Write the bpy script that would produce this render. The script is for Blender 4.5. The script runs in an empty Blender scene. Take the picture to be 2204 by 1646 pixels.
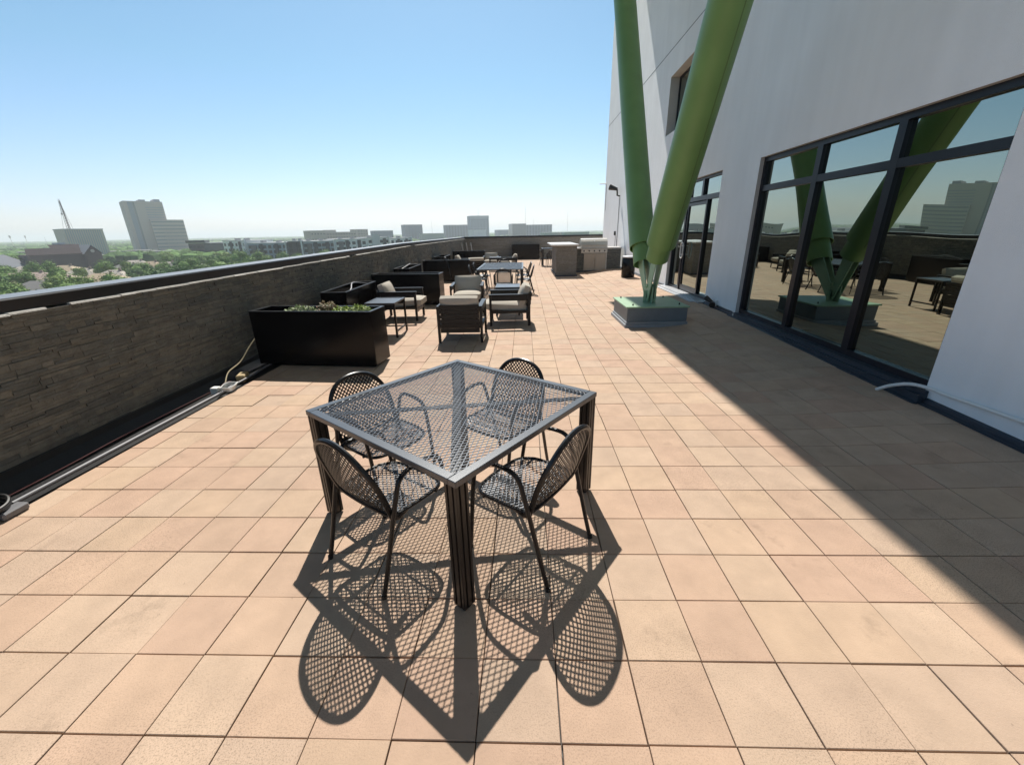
import bpy, math, random
from mathutils import Vector, Matrix
random.seed(7)
R = math.radians; PI = math.pi
sc = bpy.context.scene; COL = sc.collection
# ------------------------------------------------------------------ camera numbers
F, PIT, ROL, YAW = 886.66, 0.3509, -0.0193, -0.0340
T = .305; H = 5.583 * T
def _basis():
    cy, sy, cp, sp, cr, sr = math.cos(YAW), math.sin(YAW), math.cos(PIT), math.sin(PIT), math.cos(ROL), math.sin(ROL)
    r = Vector((cy, -sy, 0)); f = Vector((sy, cy, 0)); u = Vector((0, 0, 1))
    d = f*cp - u*sp; v = f*sp + u*cp
    return r*cr + v*sr, -r*sr + v*cr, d
CA, CV, CD = _basis(); CC = Vector((0, 0, H))
def at(px, py, D):                       # a direction seen in the survey photo, placed D metres away on the map
    d = CD + CA*((px-1102)/F) + CV*((823-py)/F); h = math.hypot(d.x, d.y)
    return CC + d*(D/h)
cam = bpy.data.cameras.new('camera'); co = bpy.data.objects.new('camera', cam); COL.objects.link(co)
m = Matrix((CA, CV, -CD)).transposed().to_4x4(); m.translation = CC; co.matrix_world = m
cam.sensor_width = 36; cam.lens = 36*F/2204; cam.clip_start = .05; cam.clip_end = 40000
sc.camera = co
# ------------------------------------------------------------------ light
SUN = Vector((-.118, .80, 1.0)).normalized()
w = bpy.data.worlds.new('World'); sc.world = w; w.use_nodes = True
nt = w.node_tree; bg = nt.nodes['Background']; sk = nt.nodes.new('ShaderNodeTexSky'); sk.sky_type = 'NISHITA'
sk.sun_disc = False; sk.sun_elevation = math.asin(SUN.z); sk.sun_rotation = math.atan2(SUN.x, SUN.y)
sk.altitude = 0; sk.air_density = 1.0; sk.dust_density = .4; sk.ozone_density = 2.2
tcw = nt.nodes.new('ShaderNodeTexCoord'); sx = nt.nodes.new('ShaderNodeSeparateXYZ'); nt.links.new(tcw.outputs['Generated'], sx.inputs[0])
mrw = nt.nodes.new('ShaderNodeMapRange'); mrw.inputs[1].default_value = .52; mrw.inputs[2].default_value = .78; mrw.inputs[3].default_value = 1.0; mrw.inputs[4].default_value = .16
nt.links.new(sx.outputs[2], mrw.inputs[0]); vmw = nt.nodes.new('ShaderNodeVectorMath'); vmw.operation = 'SCALE'; nt.links.new(sk.outputs[0], vmw.inputs[0]); nt.links.new(mrw.outputs[0], vmw.inputs[3])
tnt = nt.nodes.new('ShaderNodeVectorMath'); tnt.operation = 'MULTIPLY'; nt.links.new(vmw.outputs[0], tnt.inputs[0])
mw2 = nt.nodes.new('ShaderNodeMapRange'); mw2.inputs[1].default_value = .0; mw2.inputs[2].default_value = .28; nt.links.new(sx.outputs[2], mw2.inputs[0])
mx2 = nt.nodes.new('ShaderNodeMix'); mx2.data_type = 'RGBA'; mx2.inputs[6].default_value = (1.0, .985, 1.24, 1); mx2.inputs[7].default_value = (.84, 1.06, 1.035, 1)
nt.links.new(mw2.outputs[0], mx2.inputs[0]); nt.links.new(mx2.outputs[2], tnt.inputs[1])
nt.links.new(tnt.outputs[0], bg.inputs[0]); bg.inputs[1].default_value = .090
sl = bpy.data.lights.new('sun', 'SUN'); sl.energy = 5.0; sl.angle = R(.5); sl.color = (1, .955, .88)
so = bpy.data.objects.new('sun', sl); COL.objects.link(so); so.rotation_euler = SUN.to_track_quat('Z', 'Y').to_euler(); so.location = (0, 0, 40)
vs = sc.view_settings; vs.view_transform = 'Standard'; vs.look = 'None'; vs.exposure = .44; vs.gamma = 1
# ------------------------------------------------------------------ materials
def mat(name, col, rough=.6, metal=0, var=0, scale=8, bump=0, bscale=60, spec=.5, island=0, dirt=0, ior=None, obj=False, hue=None, streak=0):
    M = bpy.data.materials.new(name); M.use_nodes = True; n = M.node_tree.nodes; L = M.node_tree.links; b = n['Principled BSDF']
    b.inputs['Base Color'].default_value = (*col, 1); b.inputs['Roughness'].default_value = rough; b.inputs['Metallic'].default_value = metal
    b.inputs['Specular IOR Level'].default_value = spec
    if ior: b.inputs['IOR'].default_value = ior
    tc = n.new('ShaderNodeTexCoord'); src = None
    def mulcol(prev, facsock, lo, hi):
        mr = n.new('ShaderNodeMapRange'); mr.inputs[3].default_value = lo; mr.inputs[4].default_value = hi; L.new(facsock, mr.inputs[0])
        vm = n.new('ShaderNodeVectorMath'); vm.operation = 'SCALE'
        if prev is None: vm.inputs[0].default_value = col
        else: L.new(prev, vm.inputs[0])
        L.new(mr.outputs[0], vm.inputs[3]); return vm.outputs[0]
    if hue:
        mx = n.new('ShaderNodeMix'); mx.data_type = 'RGBA'; mx.inputs[6].default_value = (*col, 1); mx.inputs[7].default_value = (*hue, 1)
        oi = n.new('ShaderNodeObjectInfo') if obj else n.new('ShaderNodeNewGeometry')
        L.new(oi.outputs['Random' if obj else 'Random Per Island'], mx.inputs[0]); src = mx.outputs[2]
    if island:
        g = n.new('ShaderNodeNewGeometry'); src = mulcol(src, g.outputs['Random Per Island'], 1-island, 1+island)
    if var:
        t = n.new('ShaderNodeTexNoise'); t.inputs['Scale'].default_value = scale; t.inputs['Detail'].default_value = 5
        L.new(tc.outputs['Object'], t.inputs['Vector']); src = mulcol(src, t.outputs[0], 1-var*1.6, 1+var*1.6)
    if streak:
        mp = n.new('ShaderNodeMapping'); mp.inputs['Scale'].default_value = (1, 1, .05); L.new(tc.outputs['Object'], mp.inputs[0])
        t = n.new('ShaderNodeTexNoise'); t.inputs['Scale'].default_value = 5; t.inputs['Detail'].default_value = 6; L.new(mp.outputs[0], t.inputs['Vector'])
        src = mulcol(src, t.outputs[0], 1-streak, 1+streak*.8)
    if dirt:
        t = n.new('ShaderNodeTexNoise'); t.inputs['Scale'].default_value = 130; t.inputs['Detail'].default_value = 3
        L.new(tc.outputs['Object'], t.inputs['Vector']); src = mulcol(src, t.outputs[0], 1-dirt, 1+dirt)
    if src: L.new(src, b.inputs['Base Color'])
    if bump:
        t = n.new('ShaderNodeTexNoise'); t.inputs['Scale'].default_value = bscale; t.inputs['Detail'].default_value = 4
        L.new(tc.outputs['Object'], t.inputs['Vector']); bp = n.new('ShaderNodeBump'); bp.inputs['Strength'].default_value = bump; bp.inputs['Distance'].default_value = .01
        L.new(t.outputs[0], bp.inputs['Height']); L.new(bp.outputs[0], b.inputs['Normal'])
    return M
M = {}
M['iron'] = mat('black_iron', (.005, .005, .006), .32, 0, .1, 20, .08, 300, .4)
M['meshiron'] = mat('expanded_iron', (.085, .092, .105), .28, .3, .1, 20, 0, 300, .9)
M['frame'] = mat('table_frame_paint', (.05, .053, .06), .30, .0, .12, 12, .05, 250, .8)
M['leg'] = mat('bronze_leg', (.008, .006, .0055), .35, 0, .15, 30, .05, 200, .5)
M['planter'] = mat('planter_black', (.003, .003, .004), .20, 0, .15, 6, .05, 30, .22)
M['soil'] = mat('soil', (.03, .022, .015), .95, 0, .3, 30, .5, 60)
M['alu'] = mat('charcoal_aluminium', (.006, .006, .007), .35, .0, .1, 10, 0, 200, .32)
M['cushion'] = mat('beige_cushion', (.44, .40, .34), .9, 0, .06, 25, .25, 450, .2)
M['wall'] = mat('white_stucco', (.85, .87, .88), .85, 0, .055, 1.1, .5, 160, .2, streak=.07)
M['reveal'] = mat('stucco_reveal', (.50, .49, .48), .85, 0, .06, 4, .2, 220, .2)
M['winframe'] = mat('navy_frame', (.005, .007, .014), .35, 0, .1, 5, 0, 100, .3)
M['dark'] = mat('dark_interior', (.01, .01, .012), .8, 0, .1, 2)
M['joint'] = mat('wall_joint', (.12, .12, .13), .9)
M['green'] = mat('green_paint', (.175, .305, .10), .42, 0, .09, 3, .08, 30, .4, streak=.09)
M['greenseam'] = mat('green_seam', (.10, .17, .06), .5, 0, .1, 6); M['greenbox'] = mat('green_plate', (.29, .43, .28), .5, 0, .10, 6, .05, 80, .4)
M['boxgrey'] = mat('grey_plinth', (.13, .16, .18), .5, 0, .12, 7, .05, 80, .4)
M['boxtrim'] = mat('plinth_trim', (.27,.29,.31), .5, .1, .12, 9, .05, 80, .4); M['galv'] = mat('galvanised', (.45, .46, .48), .42, .6, .12, 14, .05, 120)
M['membrane'] = mat('black_membrane', (.012, .012, .013), .55, 0, .2, 9, .3, 60, .4)
M['coping'] = mat('dark_coping', (.008, .010, .014), .34, .0, .12, 1.2, .03, 30, .35)
M['copingsheen'] = mat('painted_coping_sheen', (.20,.205,.215), .38, 0, .12, 1.6, .05, 40, .6); M['mortar'] = mat('pale_mortar', (.52, .50, .46), .9, 0, .2, 25, .6, 90)  # coping top: sheen of the dark metal put into a paler colour
M['flash'] = mat('blue_grey_flashing', (.022, .036, .055), .4, .2, .15, 4, .05, 60, .6)
M['stone'] = mat('ledge_stone', (.122, .127, .118), .85, 0, .28, 12, 1.0, 45, .25, island=.15, hue=(.145, .138, .116))
M['stone2'] = mat('ledge_stone_tan', (.23, .21, .175), .85, 0, .22, 16, .8, 55, .25, island=.18, hue=(.19, .18, .165))
M['counter'] = mat('pale_counter', (.60, .58, .55), .35, 0, .08, 12, 0, 60)
M['steel'] = mat('stainless', (.50, .48, .44), .35, .85, .08, 10, 0, 60)
M['door'] = mat('beige_door', (.42, .36, .29), .55, .2, .08, 10, 0, 60)
M['white'] = mat('white_plastic', (.72, .72, .70), .5, 0, .04, 10)
M['pvc'] = mat('grey_conduit', (.15, .15, .16), .5, .0, .1, 14)
M['cable'] = mat('black_cable', (.012, .012, .012), .4, 0, .1, 10)
M['tan'] = mat('tan_box', (.42, .32, .17), .7, 0, .12, 30)
M['yel'] = mat('tan_cable', (.36, .30, .18), .6)
M['red'] = mat('red_plastic', (.06, .012, .012), .5)
M['wood'] = mat('weathered_slat', (.36, .35, .33), .8, 0, .15, 20)
# glass: dark tinted, mirror-like
gm = mat('tinted_glass', (.30, .345, .305), .0, 1); M['glass'] = gm
nn = gm.node_tree.nodes; ll = gm.node_tree.links
tcg = nn.new('ShaderNodeTexCoord'); ng = nn.new('ShaderNodeTexNoise'); ng.inputs['Scale'].default_value = .9; ng.inputs['Detail'].default_value = 0
bpg = nn.new('ShaderNodeBump'); bpg.inputs['Strength'].default_value = .12; bpg.inputs['Distance'].default_value = .05
ll.new(tcg.outputs['Object'], ng.inputs['Vector']); ll.new(ng.outputs[0], bpg.inputs['Height']); ll.new(bpg.outputs[0], nn['Principled BSDF'].inputs['Normal'])
# paving
def paving():
    Mt = bpy.data.materials.new('clay_paver'); Mt.use_nodes = True; n = Mt.node_tree.nodes; L = Mt.node_tree.links; b = n['Principled BSDF']
    b.inputs['Roughness'].default_value = .8; b.inputs['Specular IOR Level'].default_value = .25
    g = n.new('ShaderNodeNewGeometry'); tc = n.new('ShaderNodeTexCoord')
    cr = n.new('ShaderNodeValToRGB'); e = cr.color_ramp.elements
    e[0].position = 0; e[0].color = (0.431, 0.302, 0.216, 1); e[1].position = 1; e[1].color = (0.477, 0.347, 0.250, 1)
    for p, c in ((.25, (0.458, 0.309, 0.224)), (.5, (0.468, 0.335, 0.234)), (.75, (0.445, 0.323, 0.238))):
        k = e.new(p); k.color = (*c, 1)
    L.new(g.outputs['Random Per Island'], cr.inputs[0])
    def noise(s, d=4, rough=.5):
        t = n.new('ShaderNodeTexNoise'); t.inputs['Scale'].default_value = s; t.inputs['Detail'].default_value = d; t.inputs['Roughness'].default_value = rough
        L.new(tc.outputs['Object'], t.inputs['Vector']); return t.outputs[0]
    def mr(s, a, b_, lo, hi):
        q = n.new('ShaderNodeMapRange'); q.inputs[1].default_value = a; q.inputs[2].default_value = b_; q.inputs[3].default_value = lo; q.inputs[4].default_value = hi; L.new(s, q.inputs[0]); return q.outputs[0]
    def mul(a, s):
        v = n.new('ShaderNodeVectorMath'); v.operation = 'SCALE'; L.new(a, v.inputs[0]); L.new(s, v.inputs[3]); return v.outputs[0]
    c = mul(cr.outputs[0], mr(noise(.55, 3), .3, .7, .93, 1.06))
    c = mul(c, mr(noise(5, 5, .6), .3, .7, .90, 1.09))
    # open-pored surface: the speckle is stronger on worn tiles
    sp = mr(noise(170, 2, .6), .36, .50, .72, 1.05)
    wear = mr(noise(.9, 2), .42, .62, 0, 1)
    mx = n.new('ShaderNodeMix'); mx.inputs[2].default_value = 1; L.new(wear, mx.inputs[0]); L.new(sp, mx.inputs[3])
    c = mul(c, mx.outputs[0])
    st = mr(noise(2.3, 6, .7), .60, .68, 1, .84); c = mul(c, st)
    c = mul(c, mr(noise(38, 3, .7), .68, .74, 1, .72)); c = mul(c, mr(noise(1.3, 6, .75), .25, .36, 1.07, 1))
    L.new(c, b.inputs['Base Color'])
    bp = n.new('ShaderNodeBump'); bp.inputs['Strength'].default_value = .35; bp.inputs['Distance'].default_value = .004
    L.new(noise(120, 4, .7), bp.inputs['Height']); L.new(bp.outputs[0], b.inputs['Normal'])
    return Mt
M['tile'] = paving()
# ------------------------------------------------------------------ mesh builder
class MB:
    def __init__(s): s.v = []; s.f = []
    def add(s, vs, fs):
        o = len(s.v); s.v += [tuple(p) for p in vs]; s.f += [tuple(i+o for i in f) for f in fs]; return s
    def box(s, a, b, rz=0, c=None, fn=None):
        (x0, y0, z0), (x1, y1, z1) = a, b
        vs = [Vector(p) for p in ((x0,y0,z0),(x1,y0,z0),(x1,y1,z0),(x0,y1,z0),(x0,y0,z1),(x1,y0,z1),(x1,y1,z1),(x0,y1,z1))]
        if rz:
            mm = Matrix.Rotation(rz, 3, 'Z'); c = Vector(c or ((x0+x1)/2, (y0+y1)/2, 0)); vs = [mm @ (p-c) + c for p in vs]
        if fn: vs = [fn(p) for p in vs]
        return s.add(vs, [(0,3,2,1),(4,5,6,7),(0,1,5,4),(1,2,6,5),(2,3,7,6),(3,0,4,7)])
    def cbox(s, cx, cy, cz, sx, sy, sz, **k): return s.box((cx-sx/2, cy-sy/2, cz-sz/2), (cx+sx/2, cy+sy/2, cz+sz/2), **k)
    def bev(s, a, b, e=.01):                 # box with chamfered edges
        (x0,y0,z0), (x1,y1,z1) = a, b; vs = []; idx = {}
        for i in (0,1):
            for j in (0,1):
                for k in (0,1):
                    X, Y, Z = (x0,x1)[i], (y0,y1)[j], (z0,z1)[k]; dx, dy, dz = e*(1-2*i), e*(1-2*j), e*(1-2*k)
                    for q, p in enumerate(((X, Y+dy, Z+dz), (X+dx, Y, Z+dz), (X+dx, Y+dy, Z))): idx[i,j,k,q] = len(vs); vs.append(p)
        f = []
        def quad(l): f.append(tuple(idx[t] for t in l))
        for i in (0,1): quad([(i,0,0,0),(i,1,0,0),(i,1,1,0),(i,0,1,0)][::(1 if i else -1)])
        for j in (0,1): quad([(0,j,0,1),(1,j,0,1),(1,j,1,1),(0,j,1,1)][::(-1 if j else 1)])
        for k in (0,1): quad([(0,0,k,2),(1,0,k,2),(1,1,k,2),(0,1,k,2)][::(1 if k else -1)])
        for i in (0,1):
            for j in (0,1): quad([(i,j,0,0),(i,j,1,0),(i,j,1,1),(i,j,0,1)][::(1 if i != j else -1)])
        for i in (0,1):
            for k in (0,1): quad([(i,0,k,0),(i,1,k,0),(i,1,k,2),(i,0,k,2)][::(-1 if i != k else 1)])
        for j in (0,1):
            for k in (0,1): quad([(0,j,k,1),(1,j,k,1),(1,j,k,2),(0,j,k,2)][::(1 if j != k else -1)])
        for i in (0,1):
            for j in (0,1):
                for k in (0,1): quad([(i,j,k,0),(i,j,k,1),(i,j,k,2)][::(1 if (i+j+k) % 2 else -1)])
        return s.add(vs, f)
    def tube(s, pts, r, n=8, cap=True, closed=False):
        P = [Vector(p) for p in pts]; rings = []; N = len(P)
        rr = r if isinstance(r, (list, tuple)) else [r]*N
        up = Vector((0,0,1)); prev = None
        for i, p in enumerate(P):
            a = P[(i-1) % N] if (closed or i) else P[i]; b = P[(i+1) % N] if (closed or i < N-1) else P[i]
            t = (b-a).normalized()
            if prev is None: x = t.cross(up if abs(t.z) < .95 else Vector((1,0,0))).normalized()
            else: x = (prev - t*prev.dot(t)).normalized()
            prev = x; y = t.cross(x)
            rings.append([p + (x*math.cos(2*PI*k/n) + y*math.sin(2*PI*k/n))*rr[i] for k in range(n)])
        vs = [q for g in rings for q in g]; f = []
        for i in range(N if closed else N-1):
            j = (i+1) % N
            for k in range(n): f.append((i*n+k, i*n+(k+1) % n, j*n+(k+1) % n, j*n+k))
        if cap and not closed: f.append(tuple(range(n))[::-1]); f.append(tuple((N-1)*n+k for k in range(n)))
        return s.add(vs, f)
    def bar(s, a, b, wd, th, up=(0,0,1)):    # rectangular bar a->b, wd sideways, th along up
        a, b, up = Vector(a), Vector(b), Vector(up); t = (b-a).normalized(); x = t.cross(up).normalized()*wd/2; y = x.cross(t).normalized()*th/2
        vs = [a-x-y, a+x-y, a+x+y, a-x+y, b-x-y, b+x-y, b+x+y, b-x+y]
        return s.add(vs, [(0,1,2,3),(7,6,5,4),(0,4,5,1),(1,5,6,2),(2,6,7,3),(3,7,4,0)])
    def strip(s, pts, nrm, wd, th):          # flat strand following points on a surface
        P = [Vector(p) for p in pts]; vs = []; f = []
        for i, p in enumerate(P):
            t = (P[min(i+1, len(P)-1)] - P[max(i-1, 0)]).normalized(); nn_ = Vector(nrm[i]); x = t.cross(nn_).normalized()*wd/2; y = nn_*th/2
            vs += [p-x-y, p+x-y, p+x+y, p-x+y]
        for i in range(len(P)-1):
            a = 4*i; b = a+4
            for k in range(4): f.append((a+k, b+k, b+(k+1) % 4, a+(k+1) % 4))
        return s.add(vs, f)
    def prism(s, poly, z0, z1):              # poly of (x,y), extruded up
        n = len(poly); vs = [(x, y, z0) for x, y in poly] + [(x, y, z1) for x, y in poly]
        return s.add(vs, [tuple(range(n))[::-1], tuple(range(n, 2*n))] + [(i, (i+1) % n, n+(i+1) % n, n+i) for i in range(n)])
    def build(s, name, m_, parent=None, smooth=False, loc=None, rz=0):
        me = bpy.data.meshes.new(name); me.from_pydata(s.v, [], s.f); me.materials.append(M[m_] if isinstance(m_, str) else m_)
        if smooth: me.polygons.foreach_set('use_smooth', [True]*len(me.polygons))
        me.update(); o = bpy.data.objects.new(name, me); COL.objects.link(o)
        if parent: o.parent = parent
        if loc is not None: o.location = loc
        if rz: o.rotation_euler.z = rz
        if smooth and hasattr(me, 'set_sharp_from_angle'): me.set_sharp_from_angle(angle=R(40))
        return o
def tag(o, label, cat, group=None, kind=None):
    if label: o['label'] = label
    if cat: o['category'] = cat
    if group: o['group'] = group
    if kind: o['kind'] = kind
    return o
def thing(name, label, cat, loc=(0,0,0), rz=0, group=None):
    o = bpy.data.objects.new(name, None); COL.objects.link(o); o.location = loc; o.rotation_euler = (0,0,rz); o.empty_display_size = .2
    return tag(o, label, cat, group)
def dup(root, loc, rz, label=None, group=None, scale=None):
    r = root.copy(); COL.objects.link(r); r.location = loc; r.rotation_euler = (0,0,rz)
    if label: r['label'] = label
    if group: r['group'] = group
    if scale: r.scale = scale
    for ch in list(root.children):
        c = ch.copy(); COL.objects.link(c); c.parent = r
        for g_ in list(ch.children):
            d = g_.copy(); COL.objects.link(d); d.parent = c
    return r
def spline(pts, n=6, closed=False):
    P = [Vector(p) for p in pts]; out = []; N = len(P)
    for i in range(N if closed else N-1):
        g = lambda k: P[k % N] if closed else P[max(0, min(N-1, k))]
        a, b, c, d = g(i-1), g(i), g(i+1), g(i+2)
        for j in range(n):
            t = j/n; out.append(.5*((2*b) + (c-a)*t + (2*a-5*b+4*c-d)*t*t + (3*b-a-3*c+d)*t**3))
    if not closed: out.append(P[-1])
    return out
def rounded(pts, r, n=5):                   # polyline with filleted corners
    P = [Vector(p) for p in pts]; out = [P[0]]
    for i in range(1, len(P)-1):
        a, b, c = P[i-1], P[i], P[i+1]; d1 = (a-b); d2 = (c-b); q = min(r, d1.length*.49, d2.length*.49)
        s_, e_ = b + d1.normalized()*q, b + d2.normalized()*q
        for k in range(n+1):
            t = k/n; out.append(s_*(1-t)**2 + b*2*t*(1-t) + e_*t*t)
    out.append(P[-1]); return out
def lattice(mb, poly, ang, step, wd, th, fn, seg=.05, off=0):
    """bars in two directions (+-ang from x), clipped to a convex 2-D outline and laid on the surface fn(u,v)->(point, normal)"""
    for si, a in enumerate((ang, -ang)):
        d = Vector((math.cos(a), math.sin(a))); nv = Vector((-d.y, d.x)); vals = [nv.dot(Vector(p)) for p in poly]
        k = math.ceil(min(vals)/step)
        while k*step < max(vals):
            c = k*step; hit = []
            for i in range(len(poly)):
                p, q = Vector(poly[i]), Vector(poly[(i+1) % len(poly)]); a0, b0 = nv.dot(p)-c, nv.dot(q)-c
                if a0*b0 < 0: hit.append(p + (q-p)*(a0/(a0-b0)))
            k += 1
            if len(hit) < 2: continue
            p, q = hit[0], hit[-1]
            for h_ in hit[1:]:
                if (h_-p).length > (q-p).length: q = h_
            Ls = (q-p).length
            if Ls < step*.4: continue
            ns = max(1, int(Ls/seg)); pts, nr = [], []
            for j in range(ns+1):
                u = p + (q-p)*(j/ns); P_, N_ = fn(u.x, u.y); N_ = Vector(N_).normalized(); pts.append(Vector(P_) + N_*(off + si*th*.35)); nr.append(N_)
            mb.strip(pts, nr, wd, th)
# ------------------------------------------------------------------ deck
def sm(t): t = max(0, min(1, t)); return t*t*(3-2*t)
def zd(x, y): return sm((x-2.3)/1.45) * max(.0, min(.13, .045+.02*(y-3)))
def wallx(y): return 3.8+.022*y
b = MB()
for i in range(-26, 130):
    for j in range(-8, 26):
        x0 = (j-5.606)*T; y0 = (i+4.0607)*T
        if x0 < -3.56 or y0 > 28.15 or y0 < -3.5: continue
        if x0 > wallx(y0)-.03 and y0 < 24.0: continue
        x1, y1 = x0+T, y0+T
        x0c = max(x0, -3.425)
        g = .0024
        jx, jy = random.gauss(0, .0009), random.gauss(0, .0009); dz = random.gauss(0, .0008); tx, ty = random.gauss(0, .0028), random.gauss(0, .0028)
        if random.random() < .05: dz -= .003
        xa, xb, ya, yb = x0c+g+jx, x1-g+jx, y0+g+jy, y1-g+jy; cx, cy = (xa+xb)/2, (ya+yb)/2
        if x1 > wallx(y0) and y0 < 24.0: xb = min(xb, wallx(y0)+.03)
        Z = lambda x, y: zd(x, y) + dz + (x-cx)*tx + (y-cy)*ty
        e = .0018; vs = []
        for (x, y) in ((xa,ya),(xb,ya),(xb,yb),(xa,yb)): vs.append((x, y, Z(x,y)-.035))
        for (x, y) in ((xa,ya),(xb,ya),(xb,yb),(xa,yb)): vs.append((x, y, Z(x,y)-.0018))
        for (x, y) in ((xa+e,ya+e),(xb-e,ya+e),(xb-e,yb-e),(xa+e,yb-e)): vs.append((x, y, Z(x,y)))
        f = [(8,9,10,11)] + [(k, (k+1) % 4, 4+(k+1) % 4, 4+k) for k in range(4)] + [(4+k, 4+(k+1) % 4, 8+(k+1) % 4, 8+k) for k in range(4)]
        b.add(vs, f)
tag(b.build('deck_paving', 'tile'), 'terracotta tan square clay pavers of the roof terrace', 'paving', kind='structure')
b = MB()
xs = [-4.0, 2.3, 2.7, 3.1, 3.5, 3.9, 9.0]; ys = [-4, 1, 3, 6, 9, 12, 28.3]
for i in range(len(xs)-1):
    for j in range(len(ys)-1):
        q = [(xs[i],ys[j]),(xs[i+1],ys[j]),(xs[i+1],ys[j+1]),(xs[i],ys[j+1])]
        b.add([(x, y, zd(x,y)-.03) for x, y in q], [(0,1,2,3)])
tag(b.build('roof_slab', 'membrane'), 'black waterproof layer under the pavers and along the parapet gutter', 'roof', kind='structure')
# ------------------------------------------------------------------ parapets
def zt(y): return 1.298 + .115*max(-.2, min(1, (y-3)/11))
Y0, Y1 = -3.6, 28.3
pw = thing('parapet_wall', 'long stacked ledgestone parapet with dark metal coping along the left edge', 'wall', (-4.0, 5, 0))
def rel(o, par):                             # parent while keeping world-space mesh coordinates
    o.parent = par; o.location = o.location - par.location if par.rotation_euler.z == 0 else o.location; return o
def stone_wall(mb, length, h0, h1, put, rmin=.016, rmax=.045, smin=.07, smax=.34, dep=.012):
    """courses of split stone; put(s, z, d) gives the point s along, z up, d proud of the face"""
    z = h0
    while z < h1-.008:
        hh = min(random.uniform(rmin, rmax), h1-z)
        if h1-(z+hh) < .015: hh = h1-z
        s = -random.random()*.3
        while s < length:
            L_ = random.uniform(smin, smax); a, e_ = max(0, s), min(length, s+L_); s += L_
            if e_-a < .01: continue
            d = random.random()**1.5*dep + .004; g = .0009; t1, t2, t3 = (random.uniform(-.25, .25)*dep for _ in range(3))
            split = random.random() < .25 and hh > .035
            for (za, zb, dd) in (((z, z+hh*.5, d), (z+hh*.5, z+hh, d*.4)) if split else ((z, z+hh, d),)):
                vs = [put(a+g, za+g, 0), put(e_-g, za+g, 0), put(e_-g, zb-g, 0), put(a+g, zb-g, 0),
                      put(a+g, za+g, dd+t1), put(e_-g, za+g, dd+t2), put(e_-g, zb-g, dd+t3), put(a+g, zb-g, dd)]
                mb.add(vs, [(4,5,6,7),(0,1,5,4),(1,2,6,5),(2,3,7,6),(3,0,4,7)])
        z += hh
b = MB(); stone_wall(b, Y1-Y0, .10, 1.0, lambda s, z, d: (-3.868+d, Y0+s, .10+(z-.10)*(zt(Y0+s)-.115-.10)/.9))
rel(b.build('stone_cladding', 'stone'), pw)
b = MB(); n = 26
for k in range(n):
    ya, yb = Y0+(Y1-Y0)*k/n, Y0+(Y1-Y0)*(k+1)/n
    b.add([(-4.12,ya,-1.2),(-3.886,ya,-1.2),(-3.886,ya,zt(ya)-.12),(-4.12,ya,zt(ya)-.12),(-4.12,yb,-1.2),(-3.886,yb,-1.2),(-3.886,yb,zt(yb)-.12),(-4.12,yb,zt(yb)-.12)],
          [(1,5,6,2),(2,6,7,3),(3,7,4,0)] + ([(0,1,2,3)] if k == 0 else []) + ([(4,7,6,5)] if k == n-1 else []))
rel(b.build('wall_core', 'mortar'), pw)
b = MB(); seam = []
for k in range(11):                          # coping in lengths of three metres
    ya, yb = Y0+2.9*k, min(Y1+.05, Y0+2.9*(k+1)); g = .002; vs = []
    for y in (ya+g, yb-g):
        z = zt(y); vs += [(-4.13,y,z-.11), (-3.885,y,z-.098), (-3.878,y,z-.010), (-3.886,y,z), (-4.122,y,z+.006), (-4.135,y,z-.004)]
    b.add(vs, [(i, (i+1) % 6, 6+(i+1) % 6, 6+i) for i in range(6)] + [(5,4,3,2,1,0), (6,7,8,9,10,11)])
rel(b.build('coping', 'coping'), pw)
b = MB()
for k in range(11):                          # thin sheet on the coping, sun and sky sheen painted as paler grey
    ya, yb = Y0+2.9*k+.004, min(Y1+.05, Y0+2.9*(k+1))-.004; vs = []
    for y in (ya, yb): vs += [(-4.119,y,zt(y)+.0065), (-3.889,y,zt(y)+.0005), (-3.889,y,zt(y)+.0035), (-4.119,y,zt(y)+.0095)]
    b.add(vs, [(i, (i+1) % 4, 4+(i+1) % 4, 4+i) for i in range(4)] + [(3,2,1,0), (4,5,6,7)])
rel(b.build('coping_sheen', 'copingsheen'), pw)
b = MB()                                      # ragged mortar lip on top of the stones, catching the sun
y = Y0
while y < Y1:
    L_ = random.uniform(.12, .7); wd = random.uniform(.0, .018); z = zt(y)-.106
    if random.random() < .97: b.add([(-3.886,y,z-.008),(-3.852+wd,y,z-.008),(-3.856+wd*.7,y,z+.006),(-3.886,y,z+.009),(-3.886,y+L_,z-.008),(-3.852+wd*.8,y+L_,z-.008),(-3.856+wd*.6,y+L_,z+.005),(-3.886,y+L_,z+.009)],
          [(0,3,2,1),(4,5,6,7),(1,2,6,5),(2,3,7,6),(0,1,5,4)])
    y += L_
rel(b.build('mortar_lip', 'mortar'), pw)
b = MB()
for ya in [Y0+3*k for k in range(11)]:
    yb = min(ya+3, Y1)
    b.add([(-3.86,ya,.11),(-3.845,ya,.10),(-3.835,ya,.05),(-3.74,ya,-.018),(-3.86,yb,.11),(-3.845,yb,.10),(-3.835,yb,.05),(-3.74,yb,-.018)], [(0,1,5,4),(1,2,6,5),(2,3,7,6)])
    b.add([(-3.885,ya,.095),(-3.84,ya,.104),(-3.84,yb,.104),(-3.885,yb,.095)], [(0,1,2,3)])
rel(b.build('base_flashing', 'membrane'), pw)
ew = thing('end_wall', 'brown stacked stone parapet closing the far end of the terrace', 'wall', (0, 28.3, 0))
b = MB(); stone_wall(b, 11.2, .05, 1.33, lambda s, z, d: (-3.86+s, 28.3-d, z), .04, .08, .2, .5)
rel(b.build('stone_cladding', 'stone2'), ew)
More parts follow.
